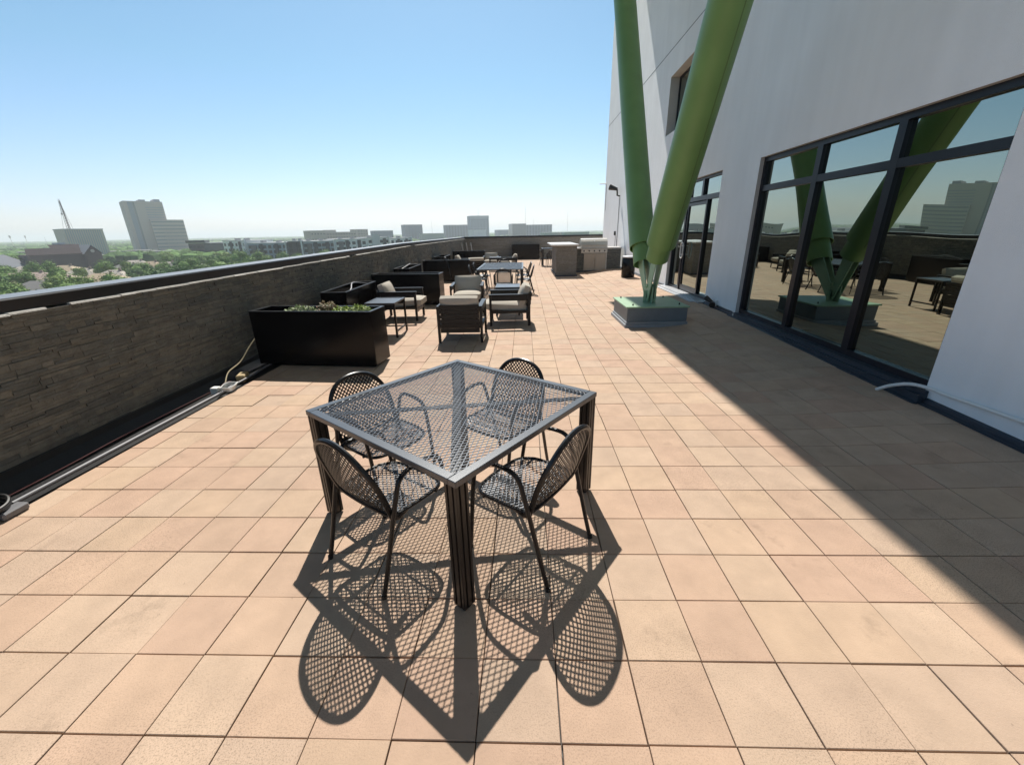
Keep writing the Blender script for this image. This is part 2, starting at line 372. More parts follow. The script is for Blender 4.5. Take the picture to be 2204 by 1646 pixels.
b = MB().box((-4.2, 28.302, -1.2), (7.4, 28.6, 1.335)); rel(b.build('wall_core', 'mortar'), ew)
b = MB().box((-3.9, 28.25, 1.337), (7.4, 28.66, 1.435)); rel(b.build('coping', 'coping'), ew)
# ------------------------------------------------------------------ white building
WX = 0.0
BA = -.022
bd = thing('white_building', 'tall white stucco building with tinted glazing along the right side', 'building', (3.8, 0, 0), BA)
def wallmb():
    mb = MB(); ya, yb, za, zb = -9, 24.2, -16, 10.9
    ops = [(3.84, 7.88, .12, 2.785), (9.36, 12.3, .13, 2.79), (11.9, 13.72, 4.19, 5.62)]
    Ys = sorted({ya, yb, *[o[0] for o in ops], *[o[1] for o in ops]}); Zs = sorted({za, zb, *[o[2] for o in ops], *[o[3] for o in ops]})
    for i in range(len(Ys)-1):
        for k in range(len(Zs)-1):
            cy, cz = (Ys[i]+Ys[i+1])/2, (Zs[k]+Zs[k+1])/2
            if any(o[0] < cy < o[1] and o[2] < cz < o[3] for o in ops): continue
            mb.add([(WX,Ys[i],Zs[k]),(WX,Ys[i+1],Zs[k]),(WX,Ys[i+1],Zs[k+1]),(WX,Ys[i],Zs[k+1])], [(3,2,1,0)])
    mb.add([(WX,yb,za),(12,yb,za),(12,yb,zb),(WX,yb,zb)], [(3,2,1,0)]); mb.add([(WX,ya,za),(12,ya,za),(12,ya,zb),(WX,ya,zb)], [(0,1,2,3)])
    mb.add([(12,ya,za),(12,yb,za),(12,yb,zb),(12,ya,zb)], [(0,1,2,3)])
    mb.add([(WX,ya,zb),(12,ya,zb),(12,yb,zb),(WX,yb,zb)], [(0,1,2,3)])
    return mb, ops
b, ops = wallmb(); rel(b.build('wall', 'wall'), bd)
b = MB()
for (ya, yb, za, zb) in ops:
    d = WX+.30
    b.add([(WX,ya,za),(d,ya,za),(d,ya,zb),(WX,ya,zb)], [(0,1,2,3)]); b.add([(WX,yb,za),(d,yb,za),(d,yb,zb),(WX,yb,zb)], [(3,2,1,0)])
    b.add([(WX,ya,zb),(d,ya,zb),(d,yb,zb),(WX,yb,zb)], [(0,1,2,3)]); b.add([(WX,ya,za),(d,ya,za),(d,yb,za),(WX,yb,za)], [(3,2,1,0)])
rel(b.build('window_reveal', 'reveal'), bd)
b = MB().box((WX+.32, -8.9, -.2), (WX+.36, 24.0, 7)); rel(b.build('inner_wall', 'dark'), bd)
b = MB().bar((-.001, -9, 5.66), (-.001, 24.2, 6.60), .006, .016); rel(b.build('wall_joint', 'joint'), bd)
b = MB().prism([(-2.77,-9), (11.9,-9), (11.9,19.15), (-3.39,19.15)], 10.9, 14.5); rel(b.build('overhang', 'wall'), bd)
# big window
def storefront(name, ya, yb, za, zb, cols, zr, fx, fw=.07, fd=.10):
    fr = MB()
    fr.box((fx, ya, za), (fx+fd, ya+fw, zb)); fr.box((fx, yb-fw, za), (fx+fd, yb, zb)); fr.box((fx, ya+fw, zb-fw), (fx+fd, yb-fw, zb)); fr.box((fx, ya+fw, za), (fx+fd, yb-fw, za+fw))
    e = [ya+fw] + [c for c in cols] + [yb-fw]
    for c in cols: fr.box((fx, c-.055, za+fw), (fx+fd, c+.055, zb-fw))
    segs = []; prev = ya+fw
    for c in cols: segs.append((prev, c-.055)); prev = c+.055
    segs.append((prev, yb-fw))
    for s0, s1 in segs: fr.box((fx+.002, s0, zr-.045), (fx+fd-.002, s1, zr+.045))
    o = fr.build(name, 'winframe'); rel(o, bd)
    for s0, s1 in segs:
        for z0, z1 in ((za+fw, zr-.045), (zr+.045, zb-fw)):
            g = MB().box((fx+.05, s0, z0), (fx+.062, s1, z1)).build('glass_pane', 'glass'); g.parent = o
    return o, segs
storefront('window', 3.84, 7.88, .19, 2.785, (5.09, 6.42), 2.31, WX+.065)
b = MB().box((WX-.035, 3.80, .02), (WX+.30, 7.92, .189)).box((WX-.08, 3.80, -.0), (WX-.037, 7.92, .145)); rel(b.build('window_sill', 'flash'), bd)
# entrance
fx = WX+.075
fr = MB(); ya, yb, za, zb = 9.36, 12.3, .17, 2.79
fr.box((fx, ya, za), (fx+.1, ya+.05, zb)); fr.box((fx, yb-.06, za), (fx+.1, yb, zb)); fr.box((fx, ya+.05, zb-.05), (fx+.1, yb-.06, zb)); fr.box((fx, ya+.05, 2.30), (fx+.1, yb-.06, 2.40))
fr.box((fx, 10.46, 2.40), (fx+.1, 10.56, zb-.05)); fr.box((fx, 11.35, 2.40), (fx+.1, 11.43, zb-.05)); fr.box((fx, 10.14, za), (fx+.1, 10.20, 2.30)); fr.box((fx, 11.42, za), (fx+.1, 11.52, 2.30)); fr.box((fx, ya+.05, za), (fx+.1, 10.14, za+.05)); fr.box((fx, 11.52, za), (fx+.1, yb-.06, za+.05))
do = fr.build('door_frame', 'winframe'); rel(do, bd)
for (s0, s1, z0, z1) in ((ya+.05, 10.14, za+.05, 2.30), (11.52, yb-.06, za+.05, 2.30), (ya+.05, 10.46, 2.40, zb-.05), (10.56, 11.35, 2.40, zb-.05), (11.43, yb-.06, 2.40, zb-.05)):
    g = MB().box((fx+.05, s0, z0), (fx+.06, s1, z1)).build('glass_pane', 'glass'); g.parent = do
dl = MB(); dl.box((fx+.02, 10.21, za+.02), (fx+.075, 10.26, 2.28)); dl.box((fx+.02, 11.33, za+.02), (fx+.075, 11.41, 2.28)); dl.box((fx+.02, 10.26, 2.21), (fx+.075, 11.33, 2.28)); dl.box((fx+.02, 10.26, za+.02), (fx+.075, 11.33, za+.14))
dr = dl.build('door', 'winframe'); rel(dr, bd)
g = MB().box((fx+.045, 10.26, za+.14), (fx+.055, 11.33, 2.21)).build('glass_pane', 'glass'); g.parent = dr
hp = [(fx-.06, 11.20, 1.04), (fx-.06, 11.20, 1.30), (fx-.06, 11.29, 1.36), (fx-.06, 11.37, 1.30), (fx-.06, 11.37, 1.04), (fx-.06, 11.29, .98)]
hh = MB().tube(spline(hp, 4, True), .014, 8, closed=True); hh.tube([(fx-.06, 11.365, 1.28), (fx+.02, 11.365, 1.28)], .011, 6).tube([(fx-.06, 11.365, 1.06), (fx+.02, 11.365, 1.06)], .011, 6)
g = hh.build('handle', 'white', smooth=True); g.parent = dr
b = MB().box((WX-.16, 9.3, .08), (WX+.16, 12.4, .165)).box((WX-.27, 9.5, .06), (WX-.162, 12.3, .145)); rel(b.build('threshold', 'galv'), bd)
# upper window
fr = MB(); ya, yb, za, zb = 11.9, 13.72, 4.19, 5.62; fx2 = WX+.24
fr.box((fx2, ya, za), (fx2+.05, ya+.05, zb)).box((fx2, yb-.05, za), (fx2+.05, yb, zb)).box((fx2, ya+.05, zb-.05), (fx2+.05, yb-.05, zb)).box((fx2, ya+.05, za), (fx2+.05, yb-.05, za+.05)).box((fx2, 12.85, za+.05), (fx2+.05, 12.9, zb-.05))
uw = fr.build('window', 'winframe'); rel(uw, bd); g = MB().box((fx2+.02, ya+.05, za+.05), (fx2+.028, yb-.05, zb-.05)).build('glass_pane', 'glass'); g.parent = uw
# base flashing with a step, following the slope of the deck
for ys_ in ((-4, 0, 2, 3, 3.79), (7.93, 9.28), (12.42, 15, 18, 24.2)):
    b = MB(); vs = []
    for y in ys_:
        z = zd(3.9, y); vs += [(WX-.07,y,z-.03),(WX-.07,y,z+.018),(WX-.035,y,z+.024),(WX-.032,y,z+.048),(WX-.001,y,z+.062)]
    b.add(vs, [(5*q+i, 5*q+5+i, 5*q+6+i, 5*q+i+1) for q in range(len(ys_)-1) for i in range(4)] + [(0,1,2,3,4), tuple(5*len(ys_)-1-i for i in range(5))])
    rel(b.build('base_flashing', 'flash'), bd)
b = MB()
vs = []
for y in (3.79, 7.93): z = zd(3.9, y); vs += [(WX-.125,y,z-.03),(WX-.123,y,z+.012),(WX-.09,y,z+.018),(WX-.081,y,z+.018),(WX-.081,y,z-.03)]
b.add(vs, [(i, 5+i, 6+i, i+1) for i in range(4)] + [(0,1,2,3,4), (9,8,7,6,5)])
rel(b.build('base_flashing', 'flash'), bd)
b = MB(); wl = lambda x, y, z: (wallx(y)+x, y, z)
ln = [wl(-.19, 4.16, .07), wl(-.15, 4.06, .15), wl(-.09, 3.93, .215), wl(-.03, 3.80, .225), wl(-.022, 3.6, .225), wl(-.022, 3.0, .25), wl(-.022, 0, .34), wl(-.022, -4, .4)]
tag(b.tube(spline(ln, 5), .017, 8).build('conduit', 'white', smooth=True), 'white conduit pipe running low on the near right wall to the big window sill', 'pipe', 'conduits at the foot of the white wall')
b = MB(); ln = [wl(-.10, 7.75, .12), wl(-.04, 7.86, .16), wl(-.015, 7.95, .205), wl(-.015, 8.3, .205), wl(-.015, 9.2, .225)]
tag(b.tube(spline(ln, 5), .009, 8).build('conduit', 'white', smooth=True), 'thin white conduit pipe on the pier between the entrance and the big window', 'pipe', 'conduits at the foot of the white wall')
fl = thing('wall_floodlight', 'small white and black floodlight low on the pier between window and entrance', 'light', (wallx(8.74), 8.74, .225), BA)
MB().box((-.05, -.07, -.05), (0, .05, .07)).build('junction_box', 'white', fl)
MB().tube([(-.05,-.03,0),(-.10,-.05,-.01)], .02, 8).tube([(-.08,-.03,.0),(-.13,-.12,-.02)], [.045,.06], 12).build('lamp_head', 'cable', fl, True)
MB().tube([(-.05,.03,0),(-.10,.10,.04)], [.02,.012], 8).tube([(-.08,.04,.02),(-.14,.2,.08)], [.03,.055], 12).build('lamp_head', 'cable', fl, True)
fl = thing('wall_floodlight', 'dark floodlight on a short arm high on the far wall left of the green column', 'light', (wallx(20), 20.0, 3.33), BA)
MB().tube([(0,0,-.25),(-.12,0,-.22),(-.14,0,.02)], .035, 8).build('arm', 'cable', fl, True)
MB().tube([(-.14,0,.03),(-.40,.15,.12)], [.06,.11], 12).tube([(-.40,.15,.12),(-.44,.17,.135)], [.12,.12], 12).build('lamp_head', 'cable', fl, True)
MB().tube([(-.012,0,-.3),(-.012,.05,-3.1)], .011, 6).build('cable', 'pvc', fl, True)
sb = thing('wall_box', 'small dark alarm box with drip stain on the far white wall', 'box', (wallx(20.5), 20.5, 1.53), BA)
MB().bev((-.07,-.07,-.08), (0,.07,.10), .01).build('housing', 'cable', sb); MB().tube([(-.012,0,-.08),(-.012,0,-1.3)], .006, 6).build('cable', 'pvc', sb)
sb = thing('wall_bracket', 'thin white bracket rod near the far top corner of the terrace wall', 'bracket', (wallx(24.0), 23.9, 3.95), BA)
MB().tube([(0,0,0),(-.30,.35,.03)], .025, 8).build('rod', 'white', sb); MB().tube([(-.01,0,0),(-.01,-.1,-1.3)], .008, 6).build('cable', 'pvc', sb)
# ------------------------------------------------------------------ V column
vc = thing('green_column', 'pair of large green tubular struts rising in a V from one base', 'column', (2.40, 8.15, .38))
def vaxis(p, q, z): t = (z-p[2])/(q[2]-p[2]); return Vector((2.40, p[1]+(q[1]-p[1])*t, z))
RA = ((0, 6.04, 4.16), (0, 7.82, 1.22)); LA = ((0, 12.2, 6.74), (0, 8.83, 1.29))
for A_, zend, zc in ((RA, 1.46, 1.20), (LA, 1.35, 1.04)):
    p1, p2, p3 = vaxis(*A_, 10.6), vaxis(*A_, zend), vaxis(*A_, zc); ax = (p2-p1).normalized(); o_ = vc.location
    mb = MB(); n = 40
    def ring(c, r):
        x = ax.cross(Vector((1,0,0))).normalized(); y = Vector((1,0,0)); return [c + x*r*math.cos(2*PI*k/n) + y*r*math.sin(2*PI*k/n) - o_ for k in range(n)]
    def loft(mb, rings):
        vs = [q for g_ in rings for q in g_]; mb.add(vs, [(i*n+k, i*n+(k+1) % n, (i+1)*n+(k+1) % n, (i+1)*n+k) for i in range(len(rings)-1) for k in range(n)])
    loft(mb, [ring(p1, .25), ring((p1+p2)/2, .25), ring(p2, .25), ring(p2, .238), ring(p2-ax*.9, .238)]); st = mb.build('strut', 'green', vc, True)
    mb = MB(); loft(mb, [ring(p2-ax*.5, .195), ring(p3, .195), ring(p3, .183), ring(p3-ax*.5, .183)]); cl = mb.build('collar', 'green', st, True)
    if A_ is RA:                             # welded seam down the tube
        nn_ = Vector((.30, -.954, 0)); nn_ = (nn_ - ax*nn_.dot(ax)).normalized()*.2495
        MB().bar(p1+nn_-o_, p2+nn_-o_, .012, .005, nn_).build('weld_seam', 'greenseam', st)
    for zz in (3.4, 7.0):
        c_ = vaxis(*A_, zz); mb = MB(); loft(mb, [ring(c_-ax*.006, .2505), ring(c_-ax*.004, .253), ring(c_+ax*.004, .253), ring(c_+ax*.006, .2505)]) if A_ is LA else None
        if A_ is LA: mb.build('weld_ring', 'green', st, True)
    # gusset plates: from the collar down to the pin
    pin = Vector((2.40, 8.06, .42)); side = Vector((1,0,0)); lat = ax.cross(side).normalized()
    mb = MB()
    for sx in (-.055, .055):
        t0 = p3 - ax*.12; pts = [t0 + lat*.165, t0 - lat*.165, pin - lat*.085 + Vector((0,0,.02)), pin + lat*.085 + Vector((0,0,.02))]
        a = [q + side*(sx-.009) - o_ for q in pts]; c = [q + side*(sx+.009) - o_ for q in pts]
        mb.add(a + c, [(0,1,2,3),(7,6,5,4)] + [(i, 4+i, 4+(i+1) % 4, (i+1) % 4) for i in range(4)])
    mb.tube([pin + Vector((-.09,0,.2)) + (p3-pin)*.1 - o_, pin + Vector((.09,0,.2)) + (p3-pin)*.1 - o_], .03, 10)
    mb.build('gusset_plate', 'greenbox', vc)
MB().box((-.010,-.26,.0), (.010,.10,.30)).box((-.12,-.1,.0), (-.012,-.08,.22)).box((.012,-.1,.0), (.12,-.08,.22)).build('base_fin', 'greenbox', vc)
pl = thing('column_plinth', 'low green topped plinth box under the green V column', 'plinth', (2.42, 8.15, 0))
MB().bev((-.545,-.585,.10), (.545,.585,.35), .008).build('body', 'boxgrey', pl)
MB().bev((-.57,-.61,.351), (.57,.61,.379), .006).build('top_plate', 'greenbox', pl)
b = MB().bev((-.585,-.63,-.01), (.585,.63,.06), .006).bev((-.56,-.605,.0605), (.56,.605,.0995), .006); b.build('skirt', 'boxtrim', pl)
for sx, sy in ((-.42,-.46),(.44,-.42),(-.44,.46),(.42,.47)):
    MB().tube([(sx,sy,.38),(sx,sy,.405)], .014, 6).tube([(sx,sy,.404),(sx,sy,.415)], .007, 8).build('bolt', 'cable', pl)
# ------------------------------------------------------------------ mesh dining table (nearest)
def mesh_table(name, label, Lx, Ly, loc, rz, group, h=.73, fine=True, leg=.075):
    t = thing(name, label, 'table', loc, rz, group); x, y = Lx/2, Ly/2; fw = .048
    b = MB(); d = .032
    for (a, c) in (((-x,-y,h-d),(x,-y+fw,h)), ((-x,y-fw,h-d),(x,y,h)), ((-x,-y+fw,h-d),(-x+fw,y-fw,h)), ((x-fw,-y+fw,h-d),(x,y-fw,h))): b.bev(a, c, .003)
    b.build('top_frame', 'frame', t)
    b = MB(); i = fw*.75; poly = [(-x+i,-y+i),(x-i,-y+i),(x-i,y-i),(-x+i,y-i)]
    st = .0245 if fine else .03
    lattice(b, poly, R(30), st, .0045 if fine else .010, .0028, lambda u, v: ((u, v, h-.006 - .008*math.exp(-8*((u/x)**2+(v/y)**2))), (0,0,1)), .2 if fine else 2)
    b.build('mesh_top', 'meshiron', t)
    zz = h-.030; i = .05
    MB().bar((-x+i,-y+i,zz), (x-i,y-i,zz), .05, .006).build('brace', 'leg', t); MB().bar((-x+i,y-i,zz-.007), (x-i,-y+i,zz-.007), .05, .006).build('brace', 'leg', t)
    for sx in (-1, 1):
        for sy in (-1, 1):
            b = MB(); q = leg/2; cx, cy = sx*(x-.004-q), sy*(y-.004-q); poly = []
            # fluted square section
            for (ux, uy, vx, vy) in ((1,0,0,-1), (0,1,1,0), (-1,0,0,1), (0,-1,-1,0)):
                for s_, dd in ((-.46,1),(-.30,1),(-.26,.80),(-.18,.80),(-.14,1),(.14,1),(.18,.80),(.26,.80),(.30,1),(.46,1)):
                    poly.append((cx + ux*s_*leg + vx*q*dd, cy + uy*s_*leg + vy*q*dd))
            b.prism(poly, .012, h-.033); o = b.build('leg', 'leg', t)
            f_ = MB().bev((cx-q+.008, cy-q+.008, 0), (cx+q-.008, cy+q-.008, .0118), .003).build('foot_cap', 'cable', o)
    return t
tc_ = Vector((-.424, 2.336, 0))
t1 = mesh_table('mesh_table', 'square black wrought iron table with expanded mesh top, nearest the camera', 1.262, 1.262, tc_, math.atan2(1.005, .746), 'metal dining tables')
# ------------------------------------------------------------------ mesh chairs
def arch(n=22, w0=.215, z0=0, z1=.47, squeeze=.0):
    pts = []
    for k in range(n+1):
        a = PI*k/n; pts.append((math.cos(a), math.sin(a)))
    return pts
def back_pt(u, v):       # u across, v up from the seat: leans back and is gently dished
    y = .130 - .130*(v/.385) if v >= 0 else .130
    dish = -.045*(1-(u/.23)**2)
    return Vector((u, y + dish*min(1, max(v, 0)/.10)*max(0, 1-(max(v, 0)/.385)**2), .385+1.07*v))
def back_n(u, v):
    e = .004; a = back_pt(u+e, v) - back_pt(u-e, v); c = back_pt(u, v+e) - back_pt(u, max(0, v-e)); n_ = a.cross(c); n_.normalize(); return n_
def mesh_chair(label, loc, rz, group, fine=True):
    t = thing('mesh_chair', label, 'chair', loc, rz, group)
    out = [(.212, .0), (.222, .07), (.226, .15), (.217, .225), (.191, .288), (.147, .34), (.079, .374), (0, .385)]
    half = out; outline = [(-x, z) for x, z in half[:-1]] + [(0, .385)] + [(x, z) for x, z in reversed(half[:-1])]
    P = spline([(*p, 0) for p in outline], 4); ring = [back_pt(p.x, p.y) for p in P]
    # frame of the back, with feet that curl forward under the seat
    a, c = ring[0], ring[-1]
    fr = [a + Vector((.02,.10,-.012)), a + Vector((.002,.03,-.012))] + ring + [c + Vector((-.002,.03,-.012)), c + Vector((-.02,.10,-.012))]
    MB().tube(fr, .0145, 8).build('back_frame', 'iron', t, True)
    b = MB(); poly = [(p.x*.985, max(.035, p.y*.985)) for p in P[2:-2]]
    lattice(b, poly, R(46), .0205 if fine else .03, .0078 if fine else .012, .003, lambda u, v: (back_pt(u, v), back_n(u, v)), .045, 0)
    b.strip([back_pt(u, .036) for u in [-.215+.43*k/8 for k in range(9)]], [back_n(u*.9, .04) for u in [-.215+.43*k/8 for k in range(9)]], .010, .006)
    b.build('back_mesh', 'iron', t)
    # seat
    def sp(u, v): return Vector((u, v, .415 - .016*math.exp(-14*(u*u+(v-.28)**2)) + .012*sm((v-.36)/.1)*-1))
    so_ = [(-.205,.118), (-.228,.16), (-.232,.25), (-.228,.39), (-.19,.468), (-.10,.492), (0,.497), (.10,.492), (.19,.468), (.228,.39), (.232,.25), (.228,.16), (.205,.118), (.1,.108), (-.1,.108)]
    S = spline([(*p, 0) for p in so_], 3, True)
    MB().tube([sp(p.x, p.y) for p in S], .0095, 8, closed=True).build('seat_frame', 'iron', t, True)
    b = MB(); lattice(b, [(p.x*.985, .27+(p.y-.27)*.985) for p in S], R(36), .0215 if fine else .03, .0062 if fine else .010, .003, lambda u, v: (sp(u, v), (0,0,1)), .07)
    b.build('seat_mesh', 'meshiron', t)
    # each side: rear leg, armrest and front leg in one bent tube
    for s in (-1, 1):
        pts = [(s*.235,0,0), (s*.237,.03,.10), (s*.243,.115,.43), (s*.250,.170,.625), (s*.246,.30,.632), (s*.238,.44,.615), (s*.235,.475,.43), (s*.226,.525,0)]
        o = MB().tube(rounded(pts, .07, 6), .0120, 8).build('arm_and_legs', 'iron', t, True)
        MB().tube([(s*.235,0,0),(s*.2352,.003,.02)], .0145, 8).build('foot_cap', 'cable', o); MB().tube([(s*.226,.525,0),(s*.2262,.523,.02)], .0145, 8).build('foot_cap', 'cable', o)
    for yy, z in ((.16, .400), (.40, .400)): MB().tube([(-.24, yy, z), (-.19, yy, z-.008), (.19, yy, z-.008), (.24, yy, z)], .007, 6).build('crossbar', 'iron', t, True)
    return t
def rzf(fx, fy): return math.atan2(-fx, fy)
GC = 'mesh chairs round the nearest table'
c1 = mesh_chair('black mesh chair at the near left side of the nearest mesh table', (-.905, 1.672, 0), rzf(.57, .82)+.01, GC)
dup(c1, (.242, 1.787, 0), rzf(-.80, .60)+.04, 'black mesh chair at the near right side of the nearest mesh table')
dup(c1, (-1.19, 2.655, 0), rzf(.80, -.60), 'black mesh chair on the far left side of the nearest mesh table, towards the planter')
dup(c1, (-.02, 2.965, 0), rzf(-.57, -.82), 'black mesh chair on the far right side of the nearest mesh table')
# second dining set
t2 = mesh_table('mesh_table', 'long dark mesh table behind the front lounge group', 1.30, 2.55, (-.68, 13.0, 0), 0, 'metal dining tables', .735, False)
cf = mesh_chair('black mesh chair facing away at the near end of the long mesh table', (-.56, 11.02, 0), 0, 'mesh chairs round the long table', False)
dup(cf, (.28, 12.25, 0), PI/2, 'black mesh chair seen side-on at the right of the long mesh table', scale=(1,1,1))
dup(cf, (-1.62, 12.45, 0), -PI/2, 'black mesh chair at the left of the long mesh table beside the planter')
dup(cf, (.22, 13.5, 0), PI/2+.1, 'black mesh chair farther back on the right side of the long mesh table')
dup(cf, (-1.6, 13.5, 0), -PI/2-.1, 'black mesh chair farther back on the left side of the long mesh table')
dup(cf, (-.7, 15.0, 0), PI, 'black mesh chair at the far end of the long mesh table')
# far small table by the bar
t3 = mesh_table('mesh_table', 'small high grey mesh table just left of the stone bar island', .85, 1.1, (1.33, 22.3, 0), 0, 'metal dining tables', .87, False)
dup(cf, (.82, 22.1, 0), -PI/2+.2, 'black mesh chair at the small high table beside the stone bar')
dup(cf, (1.4, 21.55, 0), .1, 'black mesh chair in front of the small high table beside the stone bar')
# ------------------------------------------------------------------ lounge armchairs
def armchair(label, loc, rz, group):
    t = thing('lounge_chair', label, 'armchair', loc, rz, group); W, Dp, A = .74, .82, .60
    # y forward, origin under rear edge centre
    for s in (-1, 1):
        x0, x1 = (s*W/2, s*(W/2-.075)); x0, x1 = min(x0,x1), max(x0,x1); xo = s*(W/2-.0225)
        b = MB(); b.bev((x0,.02,A-.022), (x1,Dp,A), .004); b.build('armrest', 'alu', t)
        MB().bev((xo-.02,Dp-.055,0), (xo+.02,Dp-.01,A-.0225), .003).build('leg', 'alu', t)
        MB().bar((xo,.06,.0), (xo,.06,A-.0225), .04, .05, (0,1,0)).build('leg', 'alu', t)
        MB().bev((xo-.016,.086,.25), (xo+.016,Dp-.056,.30), .003).build('side_rail', 'alu', t); MB().bev((xo-.012,.086,A-.12), (xo+.012,Dp-.056,A-.0226), .003).build('side_rail', 'alu', t)
    b = MB().bev((-W/2+.045,.06,.235), (W/2-.045,Dp-.03,.265), .004).bev((-W/2+.045,Dp-.045,.17), (W/2-.045,Dp-.02,.2345), .003); b.build('seat_base', 'alu', t)
    b = MB()
    for k in range(6):
        z = .20+.078*k; b.bar((-W/2+.05, .055-.03*k*.3, z), (W/2-.05, .055-.03*k*.3, z), .012, .070)
    for s in (-1,1): b.bar((s*.28,.07,.2),(s*.28,.012,.62),.03,.012,(0,1,0))
    b.build('back_slats', 'alu', t)
    def cush(sx, sy, sz, puff, name, base, lean):
        n1, n2 = 12, 10; vs = []; f = []
        P_ = []
        for side in (1, -1):
            for i in range(n1+1):
                for j in range(n2+1):
                    u, v = -1+2*i/n1, -1+2*j/n2
                    ed = (max(0, 1-abs(u)**7)*max(0, 1-abs(v)**7)); h_ = side*(sz/2*(.45+.55*ed**.5) + puff*ed*(1-u*u)*(1-v*v))
                    if abs(u) > .99 or abs(v) > .99: h_ = side*sz*.30
                    rr = 1-.03*(abs(u)**4*abs(v)**4)
                    P_.append(Vector((u*sx/2*rr, v*sy/2*rr, h_)))
        N1 = (n1+1)*(n2+1); I = lambda s_, i, j: s_*N1 + i*(n2+1)+j
        for i in range(n1):
            for j in range(n2):
                f.append((I(0,i,j), I(0,i+1,j), I(0,i+1,j+1), I(0,i,j+1))); f.append((I(1,i,j), I(1,i,j+1), I(1,i+1,j+1), I(1,i+1,j)))
        for i in range(n1): f.append((I(0,i,0), I(1,i,0), I(1,i+1,0), I(0,i+1,0))); f.append((I(0,i,n2), I(0,i+1,n2), I(1,i+1,n2), I(1,i,n2)))
        for j in range(n2): f.append((I(0,0,j), I(0,0,j+1), I(1,0,j+1), I(1,0,j))); f.append((I(0,n1,j), I(1,n1,j), I(1,n1,j+1), I(0,n1,j+1)))
        Rm = Matrix.Rotation(lean, 3, 'X'); P_ = [Rm @ p + Vector(base) for p in P_]
        return MB().add(P_, f).build(name, 'cushion', t, True)
    cush(W-.14, Dp-.02, .17, .02, 'seat_cushion', (0, .50, .35), R(3))
    cush(W-.12, .42, .16, .035, 'back_cushion', (0, .145, .545), R(-70) + PI)
    return t
G1 = 'lounge chairs of the front seating group'
a1 = armchair('beige cushioned lounge chair seen from behind, nearest of the front group', (-1.05, 6.53, 0), 0, G1)
dup(a1, (-1.33, 10.02, 0), PI+.06, 'beige cushioned lounge chair facing the camera between planter and long mesh table')
dup(a1, (.13, 8.17, 0), PI/2+.04, 'beige cushioned lounge chair on the right of the front group, seen side-on')
dup(a1, (-3.02, 8.72, 0), -PI/2+.03, 'beige cushioned lounge chair on the left of the front group beside the empty planter')
G2 = 'lounge chairs of the far seating group'
dup(a1, (-1.62, 21.2, 0), PI, 'far lounge chair facing the camera in front of the end wall', G2)
dup(a1, (-3.1, 19.2, 0), -PI/2, 'far lounge chair at the left beside the last planters', G2)
dup(a1, (-.30, 19.6, 0), PI/2, 'far lounge chair at the right, backing on the open walkway', G2)
dup(a1, (-1.9, 17.0, 0), .25, 'far lounge chair seen from behind beyond the long mesh table', G2)
def side_table(label, loc, rz, sx=.52, sy=.66, h=.605):
    t = thing('side_table', label, 'table', loc, rz, 'metal side tables'); x, y = sx/2, sy/2; f = .035
    b = MB()
    for a, c in (((-x,-y,h-.03),(x,-y+f,h)), ((-x,y-f,h-.03),(x,y,h)), ((-x,-y+f,h-.03),(-x+f,y-f,h)), ((x-f,-y+f,h-.03),(x,y-f,h))): b.bev(a, c, .003)
    b.build('top_frame', 'frame', t); MB().box((-x+f-.003,-y+f-.003,h-.020), (x-f+.003,y-f+.003,h-.006)).build('top_panel', 'frame', t)
    for sx_ in (-1,1):
        for sy_ in (-1,1): MB().bev((sx_*(x-.019)-.017, sy_*(y-.019)-.017, 0), (sx_*(x-.019)+.017, sy_*(y-.019)+.017, h-.031), .003).build('leg', 'alu', t)
    b = MB()
    for s in (-1,1): b.box((s*(x-.019)-.012, -y+.037, .10), (s*(x-.019)+.012, y-.037, .125)); b.box((-x+.037, s*(y-.019)-.012, h-.11), (x-.037, s*(y-.019)+.012, h-.032))
    b.build('stretcher', 'alu', t)
    return t
s1 = side_table('dark metal side table with grey top beside the nearest planter', (-2.46, 7.27, 0), 0)
dup(s1, (-.36, 9.15, 0), 0, 'dark metal side table behind the right hand lounge chair')
dup(s1, (-1.35, 19.9, 0), 0, 'dark metal side table in the middle of the far seating group')
